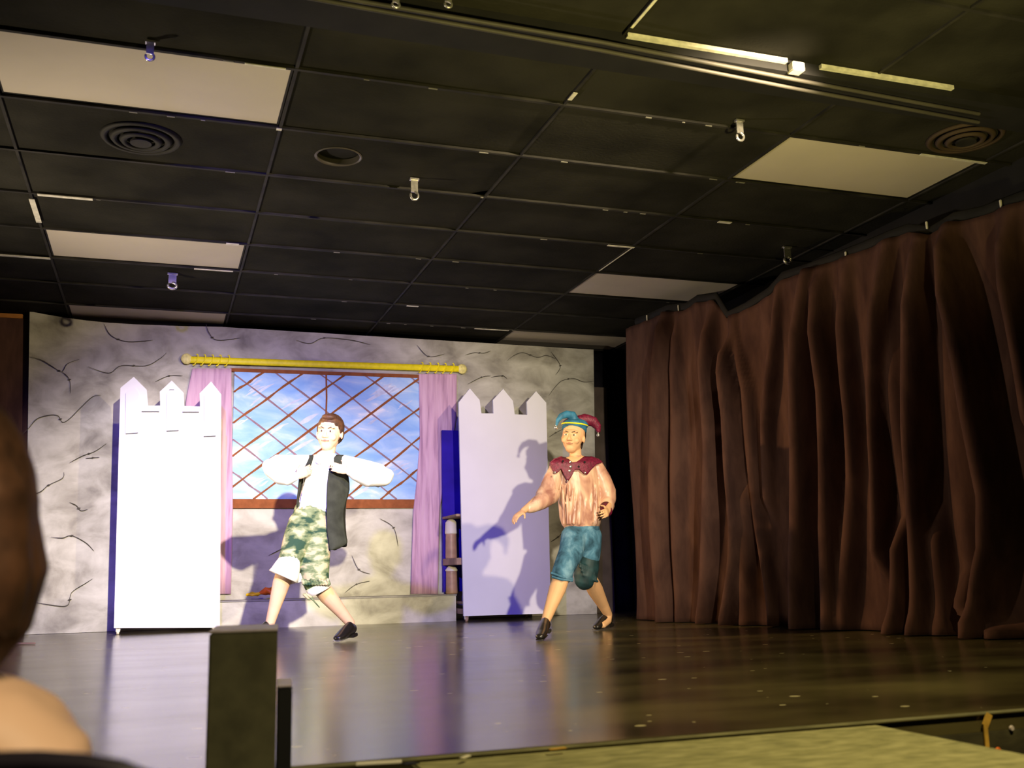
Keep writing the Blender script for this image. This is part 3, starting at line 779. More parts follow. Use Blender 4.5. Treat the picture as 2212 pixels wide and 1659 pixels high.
bm = bmesh.new(); bar(bm, onfr(2137, 1542), onfr(2128, 1568), .018, .004, up=Vector((0, 1, 0))); bar(bm, onfr(2128, 1566), onfr(2133, 1622), .012, .004, up=Vector((0, 1, 0)))
o = obj('tape_strip', bm, M['tape']); tag(o, 'upright strip of yellow tape on the dark stage front', 'tape')
for x, y, r_, m, lab in ((2157, 1622, .009, M['orange'], 'orange round sticker on the stage front beside the tape strip'), (1713, 1611, .010, M['trimwood'], 'faint orange spot sticker on the lit olive stage front'), (2186, 1573, .007, M['posttop'], 'small grey knob on the dark stage front right of the tape')):
    bm = bmesh.new(); bmesh.ops.create_cone(bm, cap_ends=True, segments=20, radius1=r_, radius2=r_*.8, depth=.004, matrix=Matrix.Translation(onfr(x, y)) @ Matrix.Rotation(math.pi/2, 4, 'X'))
    o = obj('sticker' if m is not M['posttop'] else 'knob_stud', bm, m); tag(o, lab, 'sticker')

# ------------------------------------------------------------------ people
def frame(fwd, up=Vector((0, 0, 1))):
    f = Vector(fwd).normalized(); s = f.cross(up).normalized(); u = s.cross(f)
    return Matrix((s, f, u)).transposed()      # local x = person's right, y = forward, z = up
def head_prims(bm, c, Rm, h):
    def q(x, y, z): return c+Rm@Vector((x*h, y*h, z*h))
    ell(bm, q(0, -.06, .12), .335*h, .40*h, .38*h, Rm)       # skull
    ell(bm, q(0, .10, -.06), .285*h, .28*h, .36*h, Rm)       # face
    ell(bm, q(0, .15, -.32), .17*h, .18*h, .15*h, Rm)        # chin
    ell(bm, q(0, .02, -.22), .25*h, .25*h, .20*h, Rm)        # jaw
    tube(bm, [(q(0, .37, .06), .03*h, .03*h), (q(0, .43, -.06), .045*h, .045*h), (q(0, .43, -.10), .06*h, .045*h)], Rm@Vector((1, 0, 0)), 10)
    for s in (-1, 1):
        ell(bm, q(s*.33, -.03, -.03), .035*h, .07*h, .11*h, Rm)   # ears
        ell(bm, q(s*.16, .27, -.11), .11*h, .09*h, .10*h, Rm)     # cheeks
        ell(bm, q(s*.055, .40, -.105), .035*h, .035*h, .03*h, Rm) # nostrils
    ell(bm, q(0, .32, .15), .24*h, .07*h, .05*h, Rm)          # brow
    ell(bm, q(0, .36, -.20), .095*h, .05*h, .035*h, Rm)       # mouth mound
def face_bits(c, Rm, h, par, hair, lipw=.10):
    def q(x, y, z): return c+Rm@Vector((x*h, y*h, z*h))
    for s in (-1, 1):
        bm = bmesh.new(); ell(bm, q(s*.125, .335, .045), .060*h, .03*h, .030*h, Rm, seg=12)
        e = obj('eye', bm, M['cream'], par, True)
        bm = bmesh.new(); ell(bm, q(s*.12, .358, .045), .026*h, .012*h, .026*h, Rm, seg=10)
        obj('iris', bm, M['iris'], e, True)
        bm = bmesh.new(); tube(bm, [(q(s*.06, .37, .12), .012*h, .012*h), (q(s*.13, .37, .15), .014*h, .014*h), (q(s*.21, .31, .12), .008*h, .008*h)], Vector((0, 0, 1)), 8)
        obj('eyebrow', bm, hair, par, True)
    bm = bmesh.new(); tube(bm, [(q(-lipw, .355, -.205), .010*h, .008*h), (q(0, .41, -.20), .022*h, .018*h), (q(lipw, .355, -.205), .010*h, .008*h)], Vector((0, 0, 1)), 10)
    obj('mouth', bm, M['lip'], par, True)
def hand_prims(bm, wrist, d, palm_n, side, L, curl=.5):
    """five fingered hand. d: towards the fingers, palm_n: palm normal, side: +1/-1 thumb side along d x palm_n"""
    d = Vector(d).normalized(); n_ = Vector(palm_n); n_ = (n_-d*n_.dot(d)).normalized(); s = d.cross(n_)*side
    w_ = Vector(wrist)
    tube(bm, [(w_, .13*L, .10*L), (w_+d*.15*L, .19*L, .10*L), (w_+d*.42*L, .23*L, .085*L), (w_+d*.50*L, .20*L, .07*L)], s, 14)
    for k, (o_, ln) in enumerate(((.165, .36), (.06, .43), (-.05, .40), (-.155, .30))):
        p = w_+d*.46*L+s*o_*L; ang = 0; st = [(p, .047*L, .047*L)]
        for seg_ in (.45, .32, .23):
            ang += curl*(.5+.12*k)
            p = p+(d*math.cos(ang)+n_*math.sin(ang)+s*o_*.25)*ln*seg_*L
            st.append((p, .045*L if seg_ > .4 else .038*L, .043*L if seg_ > .4 else .036*L))
        tube(bm, st, s, 10)
    p = w_+d*.14*L+s*.13*L
    tube(bm, [(p, .07*L, .06*L), (p+(d*.5+s*.75+n_*.2).normalized()*.2*L, .055*L, .05*L), (p+(d*.8+s*.75+n_*.45).normalized()*.40*L, .04*L, .04*L)], n_, 10)
def shoe(name, heel, toe, par, wd=.036, plate=False):
    heel = Vector(heel); toe = Vector(toe); d = (toe-heel); L = d.length; d.normalize()
    up = Vector((0, 0, 1)); up = (up-d*up.dot(d)).normalized(); s = d.cross(up)
    bm = bmesh.new()
    tube(bm, [(heel+up*.035, .026, .030), (heel+d*L*.2+up*.045, .030, .042), (heel+d*L*.45+up*.036, .033, .034), (heel+d*L*.75+up*.024, wd, .022), (toe+up*.018-d*.01, wd*.75, .015)], s, 16)
    o = obj(name, bm, M['leather'], par, True); remesh(o, .004, 3)
    bm = bmesh.new()
    box(bm, -.028, .028, -.03, .03, 0, .022, bevel=.004)
    mt = Matrix((s, d, up)).transposed().to_4x4(); mt.translation = heel+d*.02-up*.010
    bmesh.ops.transform(bm, matrix=mt, verts=bm.verts)
    obj('heel', bm, M['leather'], o)
    bm = bmesh.new()
    tube(bm, [(heel+d*L*.55+up*.002, wd*.9, .004), (toe+up*.002, wd*.7, .004)], s, 12)
    obj('sole', bm, M['chrome'] if plate else M['leather'], o, True)
    return o

# --- boy in white shirt, vest and camouflage knee trousers
AY = 2.2
g = pxm(AY)
def A(x, y, dy=0): return at(x, y, AY+dy)
def AT(lst, k=1): return [(A(x, y, dy), ra*g*k, rb*g*k) for x, y, dy, ra, rb in lst]
p1 = empty('person', A(690, 1383), 'boy in a white puffy shirt, dark open vest and camouflage knee trousers, elbows raised', 'person')
bm = bmesh.new()
HC = A(712, 936); HR = frame((-.42, -.90, -.08), Vector((.10, 0, 1)))
head_prims(bm, HC, HR, 78*g)
tube(bm, AT([(712, 962, .01, 14, 14), (708, 985, .01, 14, 14), (704, 1000, .01, 20, 18)]))
tube(bm, AT([(700, 998, .01, 34, 20), (697, 1020, 0, 36, 27), (690, 1060, 0, 31, 25), (678, 1100, 0, 30, 24), (672, 1130, 0, 33, 26)]))
LA = [(668, 1002, 0), (582, 1006, -.03), (640, 1030, -.155)]
RA = [(742, 1002, 0), (836, 1026, -.03), (752, 1018, -.155)]
for sh, el, wr in (LA, RA):
    tube(bm, AT([sh+(13, 13), ((sh[0]+el[0])/2, (sh[1]+el[1])/2, (sh[2]+el[2])/2, 12, 12), el+(10, 10)]), Vector((0, 0, 1)))
    tube(bm, AT([el+(10, 10), ((el[0]*2+wr[0])/3, (el[1]*2+wr[1])/3, (el[2]*2+wr[2])/3, 11, 11), wr+(6, 7)]), Vector((0, 0, 1)))
hand_prims(bm, A(*LA[2]), A(662, 1018, -.15)-A(*LA[2]), Vector((.2, 1, .1)), 1, 46*g, .35)
hand_prims(bm, A(*RA[2]), A(726, 1010, -.15)-A(*RA[2]), Vector((-.2, 1, .1)), -1, 46*g, .35)
LLEG = [(657, 1128, 0), (620, 1218, -.12), (583, 1347, .02)]
RLEG = [(688, 1130, 0), (684, 1258, -.10), (757, 1346, .03)]
for hp, kn, an in (LLEG, RLEG):
    tube(bm, AT([hp+(20, 20), ((hp[0]+kn[0])/2, (hp[1]+kn[1])/2, (hp[2]+kn[2])/2, 19, 19), kn+(16, 17)]))
    m1 = (kn[0]*.68+an[0]*.32, kn[1]*.68+an[1]*.32, kn[2]*.68+an[2]*.32+.015)
    m2 = (kn[0]*.3+an[0]*.7, kn[1]*.3+an[1]*.7, kn[2]*.3+an[2]*.7+.008)
    tube(bm, AT([kn+(16, 17), m1+(17.5, 18), m2+(12.5, 13), an+(9.5, 11)]))
tube(bm, AT([(757, 1346, .03, 9, 11), (755, 1360, .0, 10, 10), (738, 1371, -.09, 10, 8)]))
tube(bm, AT([(583, 1347, .02, 9, 11), (580, 1362, .0, 10, 10), (566, 1374, -.07, 10, 8)]))
remesh(obj('body', bm, M['skin'], p1, True), .0045, 3)
face_bits(HC, HR, 78*g, p1, M['hair'])
def hq(x, y, z, c=HC, Rm=HR, h=78*g): return c+Rm@Vector((x*h, y*h, z*h))
bm = bmesh.new(); h = 78*g
ell(bm, hq(0, -.10, .17), .355*h, .42*h, .375*h, HR); ell(bm, hq(0, -.26, .0), .33*h, .24*h, .32*h, HR)
ell(bm, hq(0, .14, .42), .20*h, .20*h, .10*h, HR)
for s in (-1, 1): ell(bm, hq(s*.30, -.02, .12), .055*h, .13*h, .14*h, HR)
remesh(obj('hair', bm, M['hair'], p1, True), .004, 1)
# shirt
bm = bmesh.new()
tube(bm, AT([(706, 990, .01, 24, 19), (703, 1003, 0, 41, 27), (697, 1025, 0, 39, 31), (690, 1060, 0, 36, 29), (679, 1090, 0, 34, 28), (675, 1103, 0, 34, 28)]))
for sh, el, wr in (LA, RA):
    sgn = -1 if sh is LA[0] else 1
    mid = ((sh[0]+el[0])/2, (sh[1]+el[1])/2+4, (sh[2]+el[2])/2)
    tube(bm, AT([sh+(19, 20), mid+(24, 24), (el[0]-sgn*14, el[1]+2, el[2], 25, 26), (el[0]+sgn*2, el[1], el[2]-.01, 14, 18)]), Vector((0, 0, 1)))
    tube(bm, AT([(el[0]-sgn*6, el[1]+4, el[2]-.02, 20, 20), ((el[0]+wr[0])/2, (el[1]+wr[1])/2+6, (el[2]+wr[2])/2, 23, 22), (wr[0]+sgn*14, wr[1]+1, wr[2]+.02, 17, 16), (wr[0]+sgn*2, wr[1], wr[2], 9, 9)]), Vector((0, 0, 1)))
for k in range(9):            # gathered folds
    x = 660+k*8.5
    tube(bm, AT([(x+8, 1010, -.075, 2.5, 2.5), (x-4, 1060, -.07, 3, 3), (x-12, 1098, -.07, 2.5, 2.5)]), seg=8)
remesh(obj('shirt', bm, M['shirt'], p1, True), .006, 3)
bm = bmesh.new()
tube(bm, AT([(690, 984, -.045, 5, 4), (703, 994, -.075, 5, 4), (716, 984, -.055, 5, 4)]), seg=8)
tube(bm, AT([(692, 990, -.06, 7, 3), (688, 1000, -.085, 6, 3)]), seg=8)
tube(bm, AT([(714, 990, -.06, 7, 3), (716, 1000, -.085, 6, 3)]), seg=8)
remesh(obj('collar', bm, M['shirt'], p1, True), .004, 1)
# vest
def panel(rows_px, n=6):
    rows = []
    for y, xl, xr, dl, dr in rows_px:
        rows.append([A(xl+(xr-xl)*i/n, y, dl+(dr-dl)*i/n - .022*math.sin(math.pi*i/n)) for i in range(n+1)])
    return rows
vest = thicken(obj('vest', sheet(panel([(983, 726, 744, -.02, .0), (992, 720, 747, -.055, -.01), (1005, 712, 749, -.085, -.02), (1030, 708, 752, -.10, -.03), (1058, 706, 757, -.10, -.03), (1085, 706, 746, -.10, -.04),
       (1110, 705, 742, -.10, -.04), (1140, 706, 744, -.10, -.05), (1160, 708, 747, -.11, -.06), (1174, 710, 753, -.11, -.06), (1181, 711, 738, -.11, -.08), (1188, 712, 724, -.11, -.09)])), M['vest'], p1, True), .006, 1)
thicken(obj('vest_side', sheet(panel([(984, 664, 678, .0, -.03), (995, 658, 675, -.02, -.07), (1005, 653, 673, -.02, -.08), (1016, 650, 664, -.03, -.085), (1028, 647, 652, -.03, -.07), (1060, 644, 647, -.02, -.05), (1100, 640, 643, .0, -.03)])), M['vest'], vest, True), .006, 1)
rows = []
for y, xl, xr in ((984, 664, 744), (1000, 658, 748), (1040, 652, 752), (1080, 644, 748), (1120, 648, 744), (1160, 690, 748), (1182, 704, 750)):
    rows.append([A(xl+(xr-xl)*i/8, y, -.01+.12*math.sin(math.pi*i/8)**.6) for i in range(9)])
thicken(obj('vest_back', sheet(rows), M['black'], vest, True), .006, 1)
# trousers
bm = bmesh.new()
tube(bm, AT([(673, 1100, 0, 35, 29), (671, 1118, 0, 37, 31), (670, 1145, 0, 38, 31)]))
tube(bm, AT([(657, 1128, -.01, 31, 28), (645, 1165, -.05, 31, 29), (630, 1200, -.10, 24, 26), (624, 1212, -.115, 22, 25)]))
tube(bm, AT([(684, 1130, 0, 31, 28), (680, 1180, -.04, 32, 28), (679, 1230, -.08, 30, 28), (683, 1262, -.10, 25, 24)]))
remesh(obj('trousers', bm, M['camo'], p1, True), .006, 3)
bm = bmesh.new()
tube(bm, AT([(628, 1206, -.11, 20, 24), (622, 1222, -.12, 25, 27), (616, 1238, -.12, 29, 28), (612, 1246, -.12, 31, 30)]), caps=False)
tube(bm, AT([(640, 1240, -.06, 12, 16), (644, 1258, -.06, 15, 18)]), caps=False)
tube(bm, AT([(684, 1262, -.10, 24, 24), (692, 1278, -.10, 24, 24)]), caps=False)
obj('trouser_cuffs', bm, M['shirt'], p1, True, label='turned-out white trouser lining')
bm = bmesh.new()
for k in range(10):
    x = 654+k*6
    tube(bm, AT([(x, 1252+(k % 3)*2, -.185, 3, 3), (x+3, 1262, -.185, 3.5, 3)]), seg=6)
tube(bm, AT([(662, 1283, -.18, 2, 2), (672, 1290, -.18, 3, 2), (676, 1296, -.18, 1.5, 1.5), (690, 1312, -.18, 1, 1)]), seg=6)
tube(bm, AT([(657, 1284, -.18, 3, 3), (668, 1295, -.18, 2, 2)]), seg=6)
obj('drawstring', bm, M['camo'], p1, True)
shoe('shoe', A(763, 1371, .02), atz(727, 1386, .004), p1, .036, True)
shoe('shoe', A(583, 1372, .02), A(553, 1381, -.04), p1, .034, True)

# --- jester
JY = 1.95
gj = pxm(JY)
def J(x, y, dy=0): return at(x, y, JY+dy)
def JT(lst): return [(J(x, y, dy), ra*gj, rb*gj) for x, y, dy, ra, rb in lst]
p2 = empty('person', J(1240, 1368), 'striding jester in a peach satin shirt, maroon collar, denim knee shorts and horned cap', 'person')
bm = bmesh.new()
HC2 = J(1238, 946); HR2 = frame((-.60, -.79, .02), Vector((.13, 0, 1))); h2 = 76*gj
head_prims(bm, HC2, HR2, h2)
tube(bm, JT([(1243, 970, .01, 13, 13), (1243, 990, .01, 14, 13), (1244, 1002, .01, 20, 16)]))
tube(bm, JT([(1245, 1000, .0, 38, 20), (1248, 1030, 0, 38, 27), (1252, 1080, 0, 33, 25), (1256, 1125, 0, 32, 25), (1257, 1150, 0, 35, 27)]))
JL = [(1202, 1010, 0), (1180, 1066, -.02), (1130, 1104, -.14)]
JR = [(1292, 1008, 0), (1316, 1078, .02), (1312, 1104, -.14)]
for sh, el, wr in (JL, JR):
    tube(bm, JT([sh+(13, 13), el+(10, 10)]), Vector((0, 1, 0)))
    tube(bm, JT([el+(10, 10), ((el[0]*2+wr[0])/3, (el[1]*2+wr[1])/3, (el[2]*2+wr[2])/3, 11, 11), wr+(6.5, 7)]), Vector((0, 1, 0)))
hand_prims(bm, J(*JL[2]), J(1112, 1118, -.17)-J(*JL[2]), Vector((.6, .3, -.6)), 1, 48*gj, .45)
hand_prims(bm, J(*JR[2]), J(1306, 1112, -.26)-J(*JR[2]), Vector((-.9, 0, -.3)), -1, 48*gj, .6)
JLL = [(1240, 1155, 0), (1216, 1240, -.18), (1178, 1343, -.26)]
JRL = [(1274, 1155, 0), (1272, 1248, -.02), (1314, 1328, .26)]
for hp, kn, an in (JLL, JRL):
    tube(bm, JT([hp+(20, 20), ((hp[0]+kn[0])/2, (hp[1]+kn[1])/2, (hp[2]+kn[2])/2, 18, 18), kn+(16, 17)]))
    m1 = (kn[0]*.68+an[0]*.32, kn[1]*.68+an[1]*.32, kn[2]*.68+an[2]*.32+.02)
    m2 = (kn[0]*.3+an[0]*.7, kn[1]*.3+an[1]*.7, kn[2]*.3+an[2]*.7+.01)
    tube(bm, JT([kn+(17, 18), m1+(18, 19), m2+(13, 13), an+(9.5, 11)]))
tube(bm, JT([(1178, 1343, -.26, 9, 11), (1176, 1358, -.29, 10, 10), (1172, 1366, -.36, 10, 7)]))
tube(bm, JT([(1314, 1328, .26, 9, 11), (1312, 1340, .24, 10, 10), (1300, 1350, .19, 10, 7)]))
remesh(obj('body', bm, M['skin2'], p2, True), .0045, 3)
face_bits(HC2, HR2, h2, p2, M['darkhair'])
def jq(x, y, z): return HC2+HR2@Vector((x*h2, y*h2, z*h2))
bm = bmesh.new()
ell(bm, jq(0, -.14, .10), .345*h2, .36*h2, .36*h2, HR2); ell(bm, jq(0, -.50, -.12), .17*h2, .15*h2, .15*h2, HR2)
tube(bm, [(jq(.0, -.36, -.05), .24*h2, .12*h2), (jq(.0, -.38, -.25), .20*h2, .10*h2), (jq(0, -.36, -.42), .08*h2, .06*h2)], HR2@Vector((1, 0, 0)))
remesh(obj('hair', bm, M['darkhair'], p2, True), .004, 1)
# cap
hat = empty('jester_cap', jq(0, 0, .3), None, None); hat.parent = p2; hat.matrix_parent_inverse = world_inv(p2)
up_ = HR2@Vector((0, -.05, 1))
bm = bmesh.new()
tube(bm, [(jq(0, -.06, .24), .365*h2, .425*h2), (jq(0, -.09, .34), .362*h2, .42*h2), (jq(0, -.11, .41), .35*h2, .40*h2)], HR2@Vector((1, 0, 0)), 28, caps=False)
obj('band', bm, M['bluehat'], hat, True)
bm = bmesh.new()
pts = [jq(.375*math.cos(a), -.09+.44*math.sin(a), .40) for a in [2*math.pi*k/30 for k in range(31)]]
tube(bm, [(q, .022*h2, .022*h2) for q in pts], Vector((0, 0, 1)), 8)
obj('gold_trim', bm, M['gold'], hat, True)
bm = bmesh.new()
ell(bm, jq(-.10, -.10, .42), .30*h2, .36*h2, .17*h2, HR2)
tube(bm, JT([(1232, 922, 0, 15, 17), (1241, 908, -.01, 13, 14), (1236, 898, -.02, 10, 11), (1224, 895, -.03, 8, 9), (1212, 899, -.04, 6, 7), (1205, 908, -.04, 4.5, 5), (1202, 918, -.04, 2.5, 3)]), Vector((0, 1, 0)))
remesh(obj('blue_horn', bm, M['bluehat'], hat, True), .004, 3)
bm = bmesh.new()
ell(bm, jq(.14, -.16, .42), .26*h2, .32*h2, .18*h2, HR2)
tube(bm, JT([(1248, 920, .0, 15, 17), (1254, 908, .0, 13, 13), (1268, 907, .0, 13, 13), (1282, 911, -.0, 12, 12), (1291, 922, -.0, 9, 9), (1293, 932, -.0, 4, 5)]), Vector((0, 1, 0)))
tube(bm, JT([(1252, 916, .0, 12, 12), (1256, 903, .0, 9, 9), (1264, 901, 0, 8, 8)]), Vector((0, 1, 0)))
remesh(obj('maroon_horn', bm, M['maroon'], hat, True), .004, 3)
for x, y, dy in ((1292, 940, 0), (1201, 924, -.04)):
    bm = bmesh.new(); ell(bm, J(x, y, dy), 4*gj, 4*gj, 4*gj, seg=12); tube(bm, JT([(x, y-6, dy, 1.2, 1.2), (x, y-3, dy, 1.2, 1.2)]), seg=6)
    obj('bell', bm, M['chrome'], hat, True)
# shirt
bm = bmesh.new()
tube(bm, JT([(1244, 996, .0, 24, 17), (1246, 1008, 0, 48, 26), (1248, 1040, 0, 49, 31), (1250, 1080, 0, 48, 33), (1254, 1115, 0, 49, 34), (1256, 1132, 0, 45, 32), (1256, 1140, 0, 40, 30)]))
tube(bm, JT([(1204, 1010, 0, 16, 17), (1194, 1035, -.01, 18, 20), (1184, 1062, -.02, 22, 22), (1174, 1074, -.04, 20, 20)]), Vector((0, 1, 0)))
tube(bm, JT([(1190, 1068, -.03, 22, 21), (1168, 1084, -.07, 18, 18), (1150, 1095, -.10, 13, 13), (1142, 1099, -.12, 9, 10)]), Vector((0, 1, 0)))
tube(bm, JT([(1288, 1010, 0, 18, 18), (1300, 1035, .0, 20, 21), (1308, 1062, .01, 23, 24), (1310, 1080, .0, 22, 22)]), Vector((0, 1, 0)))
tube(bm, JT([(1308, 1078, .01, 22, 20), (1310, 1094, -.04, 18, 18), (1311, 1102, -.09, 12, 12)]), Vector((0, 1, 0)))
for k, (xa, xb) in enumerate(((1215, 1218), (1226, 1226), (1238, 1232), (1248, 1240), (1258, 1250), (1270, 1262), (1280, 1276), (1288, 1288))):
    tube(bm, JT([(xa, 1045, -.075, 1.5, 1.5), ((xa+xb)/2, 1085, -.088, 4.5, 4), (xb, 1132, -.083, 3, 3)]), seg=8)
remesh(obj('shirt', bm, M['satin'], p2, True), .006, 2)
bm = bmesh.new()
tube(bm, JT([(1308, 1096, -.06, 15, 14), (1311, 1106, -.11, 12, 12)]), Vector((0, 1, 0)), caps=False)
obj('cuff', bm, M['maroon'], p2, True)
# collar
topy = [(1188, 1001), (1200, 993), (1215, 988), (1228, 992), (1236, 999), (1246, 998), (1262, 986), (1280, 987), (1300, 996)]
boty = [(1188, 1004), (1193, 1014), (1199, 1023), (1206, 1020), (1212, 1012), (1219, 1026), (1227, 1041), (1235, 1028), (1242, 1014), (1252, 1014), (1262, 1024), (1269, 1025), (1277, 1014), (1288, 1003), (1300, 999)]
rows = [[] for _ in range(9)]
for i in range(57):
    x = 1188+2*i
    yt, yb_ = interp(x, topy), interp(x, boty)
    for j in range(9):
        y = yt+(yb_-yt)*j/8
        u = (x-1245)/58
        dep = -(.022+.080*math.sqrt(max(0, 1-u*u))) * min(1, .45+(y-985)/26)
        rows[j].append(J(x, y, dep))
col = thicken(obj('collar', sheet(rows), M['maroon'], p2, True), .006)
rows = []
for j, (yy, k_) in enumerate(((986, 0.55), (992, .85), (1000, 1.0), (1012, 1.02), (1022, 1.0))):
    rows.append([J(1245+57*k_*math.cos(a), yy+4*math.sin(a), .02+.085*k_*math.sin(a)) for a in [math.pi*i/12 for i in range(13)]])
thicken(obj('collar_back', sheet(rows), M['maroon'], col, True), .006)
for x, y, r_ in ((1232, 998, 3), (1233, 1008, 3.4), (1231, 1017, 3), (1226, 1039, 2.2), (1199, 1020, 2.2), (1264, 1021, 2.2)):
    bm = bmesh.new(); ell(bm, J(x, y, -.108 if y < 1030 else -.116), r_*gj, 2*gj, r_*gj, seg=10); obj('jewel', bm, M['chrome'], col, True)
for x, y in ((1216, 996), (1263, 998), (1250, 1008)):
    bm = bmesh.new(); ell(bm, J(x, y, -.104), 2.5*gj, 2*gj, 2.5*gj, seg=10); obj('dark_bead', bm, M['black'], col, True)
# shorts
bm = bmesh.new()
tube(bm, JT([(1257, 1134, 0, 40, 30), (1257, 1150, 0, 42, 32), (1258, 1175, 0, 42, 32)]))
tube(bm, JT([(1240, 1158, -.02, 29, 28), (1233, 1195, -.09, 27, 27), (1218, 1228, -.16, 23, 25), (1214, 1242, -.18, 23, 24)]))
tube(bm, JT([(1276, 1156, .01, 25, 28), (1276, 1185, 0, 23, 26), (1272, 1205, 0, 24, 26)]))
remesh(obj('shorts', bm, M['denim'], p2, True), .006, 3)
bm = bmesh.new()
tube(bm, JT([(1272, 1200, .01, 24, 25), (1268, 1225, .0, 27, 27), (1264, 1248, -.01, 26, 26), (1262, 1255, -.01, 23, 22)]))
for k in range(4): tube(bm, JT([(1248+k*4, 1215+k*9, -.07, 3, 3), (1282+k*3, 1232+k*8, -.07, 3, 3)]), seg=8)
remesh(obj('shorts_far_leg', bm, M['teal'], p2, True, label='far leg of the shorts, its shade painted dark teal'), .006, 2)
for p_ in ([(1192, 1238), (1214, 1246), (1236, 1250)], [(1194, 1246), (1214, 1252), (1236, 1254)]):
    bm = bmesh.new(); tube(bm, JT([(x, y, -.245+.03*abs(i-1), 3, 3) for i, (x, y) in enumerate(p_)]), seg=8)
    obj('hem', bm, M['denim'], p2, True)
bm = bmesh.new()
tube(bm, JT([(1218, 1164, -.055, 2, 2), (1240, 1168, -.085, 2, 2), (1268, 1170, -.085, 2, 2), (1296, 1168, -.05, 2, 2)]), seg=8)
obj('seam_or_shadow_gap', bm, M['denim'], p2, True)
shoe('shoe', J(1181, 1362, -.24), atz(1166, 1383, .003), p2, .034)
shoe('shoe', J(1318, 1350, .28), atz(1286, 1361, .004), p2, .034)

# --- audience member at the left edge, seen from behind
p3 = empty('person', atd(-120, 1600, 1.05)-Vector((0, 0, .8)), 'blurred spectator with long brown hair and a bare shoulder at the near left edge', 'person')
D = 1.05; ga = D/CAMF
def S(x, y, dd=0): return atd(x, y, D+dd)
def ST(lst): return [(S(x, y, dd), ra*ga, rb*ga) for x, y, dd, ra, rb in lst]
bm = bmesh.new()
ell(bm, S(-150, 1130), 170*ga, 200*ga, 250*ga)
tube(bm, ST([(-150, 1300, 0, 100, 100), (-150, 1480, 0, 110, 100)]))
tube(bm, ST([(-320, 1600, 0, 150, 130), (-150, 1590, 0, 170, 150), (20, 1610, 0, 120, 120), (80, 1650, 0, 118, 118), (105, 1800, .0, 105, 110), (110, 2100, .02, 85, 90)]), Vector((0, 1, 0)))
tube(bm, ST([(-150, 1600, 0, 300, 170), (-150, 1800, 0, 300, 200), (-150, 2200, 0, 290, 220)]), Vector((1, 0, 0)))
remesh(obj('body', bm, M['skin'], p3, True), .008, 6)
bm = bmesh.new()
ell(bm, S(-150, 1120, -.01), 215*ga, 220*ga, 300*ga)
tube(bm, ST([(-150, 1000, 0, 150, 160), (-125, 1120, 0, 190, 200), (-110, 1240, 0, 200, 200), (-125, 1340, .0, 180, 170), (-150, 1450, .0, 120, 130), (-170, 1520, 0, 70, 80)]), Vector((1, 0, 0)))
for k in range(16):
    a = -1.2+2.4*k/15; x = -115+190*math.sin(a)
    dd = -.085*math.cos(a)
    tube(bm, ST([(-150+(x+150)*.5, 900, dd*.6, 12, 12), (x*.95-8, 1060, dd, 14, 14), (x+3*math.sin(5*k), 1240, dd, 14, 14), (x*.9-20, 1370, dd, 10, 10)]), Vector((0, 1, 0)), 8)
remesh(obj('hair', bm, M['hair'], p3, True), .006, 2)
bm = bmesh.new()
tube(bm, ST([(-150, 1700, 0, 310, 215), (-150, 1900, 0, 315, 225), (-150, 2300, 0, 320, 240)]), Vector((1, 0, 0)))
remesh(obj('top', bm, M['drape'], p3, True), .01, 3)

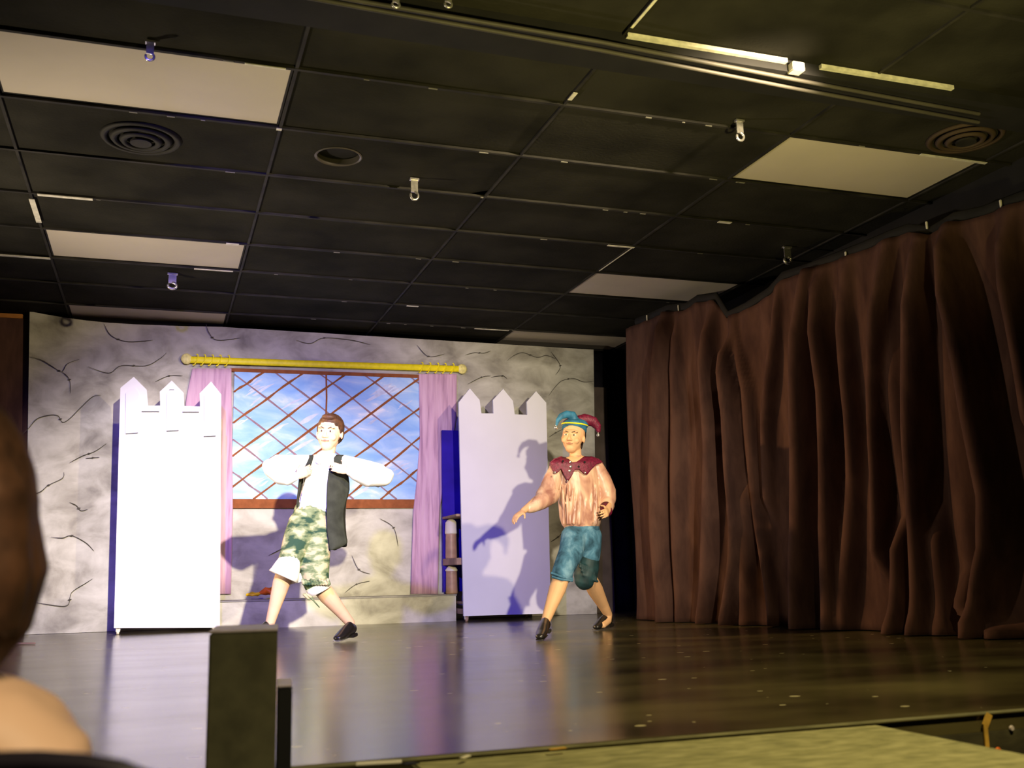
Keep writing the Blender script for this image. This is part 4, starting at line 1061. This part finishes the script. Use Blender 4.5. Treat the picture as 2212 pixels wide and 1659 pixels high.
# --- chair back in front of the camera
ch = empty('chair', atd(80, 1660, .80)-Vector((0, 0, .9)), 'black chair back with a rounded top rail in the near left corner', 'chair')
def K(x, y, d=.80): return atd(x, y, d)
pts = [(-330, 1700), (-200, 1660), (-60, 1645), (80, 1642), (180, 1648), (260, 1662), (330, 1690), (370, 1740), (385, 1850), (388, 2100)]
bm = bmesh.new(); tube(bm, [(K(x, y), .0075, .0075) for x, y in pts], Vector((0, 1, 0)), 14)
obj('back_frame', bm, M['chrome'] if False else M['chairblack'], ch, True)
rows = []
for j in range(8):
    row = []
    for i, (x, y) in enumerate(pts[:7]):
        row.append(K(x, y+14+(2250-y)*j/7, .805+.02*math.sin(math.pi*i/6)))
    rows.append(row)
thicken(obj('backrest', sheet(rows), M['chairblack'], ch, True), .02, 1)
sx, sy = K(20, 2300).x, K(20, 2300).y
bm = bmesh.new(); box(bm, sx-.22, sx+.22, sy-.02, sy+.40, -.33, -.29, bevel=.01); obj('seat', bm, M['chairblack'], ch)
for i in (-1, 1):
    for j in (0, 1):
        bm = bmesh.new(); tube(bm, [(Vector((sx+i*.19, sy+.02+j*.34, -.34)), .011, .011), (Vector((sx+i*.20, sy+.02+j*.36, -.74)), .010, .010)]); obj('leg', bm, M['chairblack'], ch, True)

# --- dark post in front of the stage
PYD = 1.95
po = empty('post', (atd(520, 1500, PYD).x, atd(520, 1500, PYD).y, -.75), 'dark olive upright post with a pale grey top before the stage, left of centre', 'post')
q0 = atd(452, 1368, PYD); q1 = atd(596, 1366, PYD)
zt = q0.z; rr_ = ray(600, 1400); diry = Vector((rr_.x, rr_.y, 0)).normalized(); dirx = Vector((diry.y, -diry.x, 0)); wdt = (q1-q0).length*1.0
def pbox(bm, a, b, c, d, z0, z1, bevel=.004):
    box(bm, a, b, c, d, z0, z1, bevel=bevel)
    m_ = Matrix((dirx, diry, Vector((0, 0, 1)))).transposed().to_4x4(); m_.translation = Vector((q0.x, q0.y, 0))
    bmesh.ops.transform(bm, matrix=m_, verts=bm.verts)
bm = bmesh.new(); pbox(bm, 0, wdt, 0, .24, -.75, zt); obj('column', bm, M['postfront'], po)
bm = bmesh.new(); pbox(bm, -.001, wdt+.001, .001, .24, zt+.0003, zt+.004, .001); obj('cap', bm, M['posttop'], po, label='pale grey cap')
q2 = atd(628, 1487, PYD)
w2 = wdt*1.235
bm = bmesh.new(); pbox(bm, wdt+.001, w2, .01, .16, -.75, q2.z); obj('side_block', bm, M['black'], po)
bm = bmesh.new(); pbox(bm, wdt+.001, w2, .01, .16, q2.z+.0003, q2.z+.003, .001); obj('side_cap', bm, M['posttop'], po, label='pale grey cap')
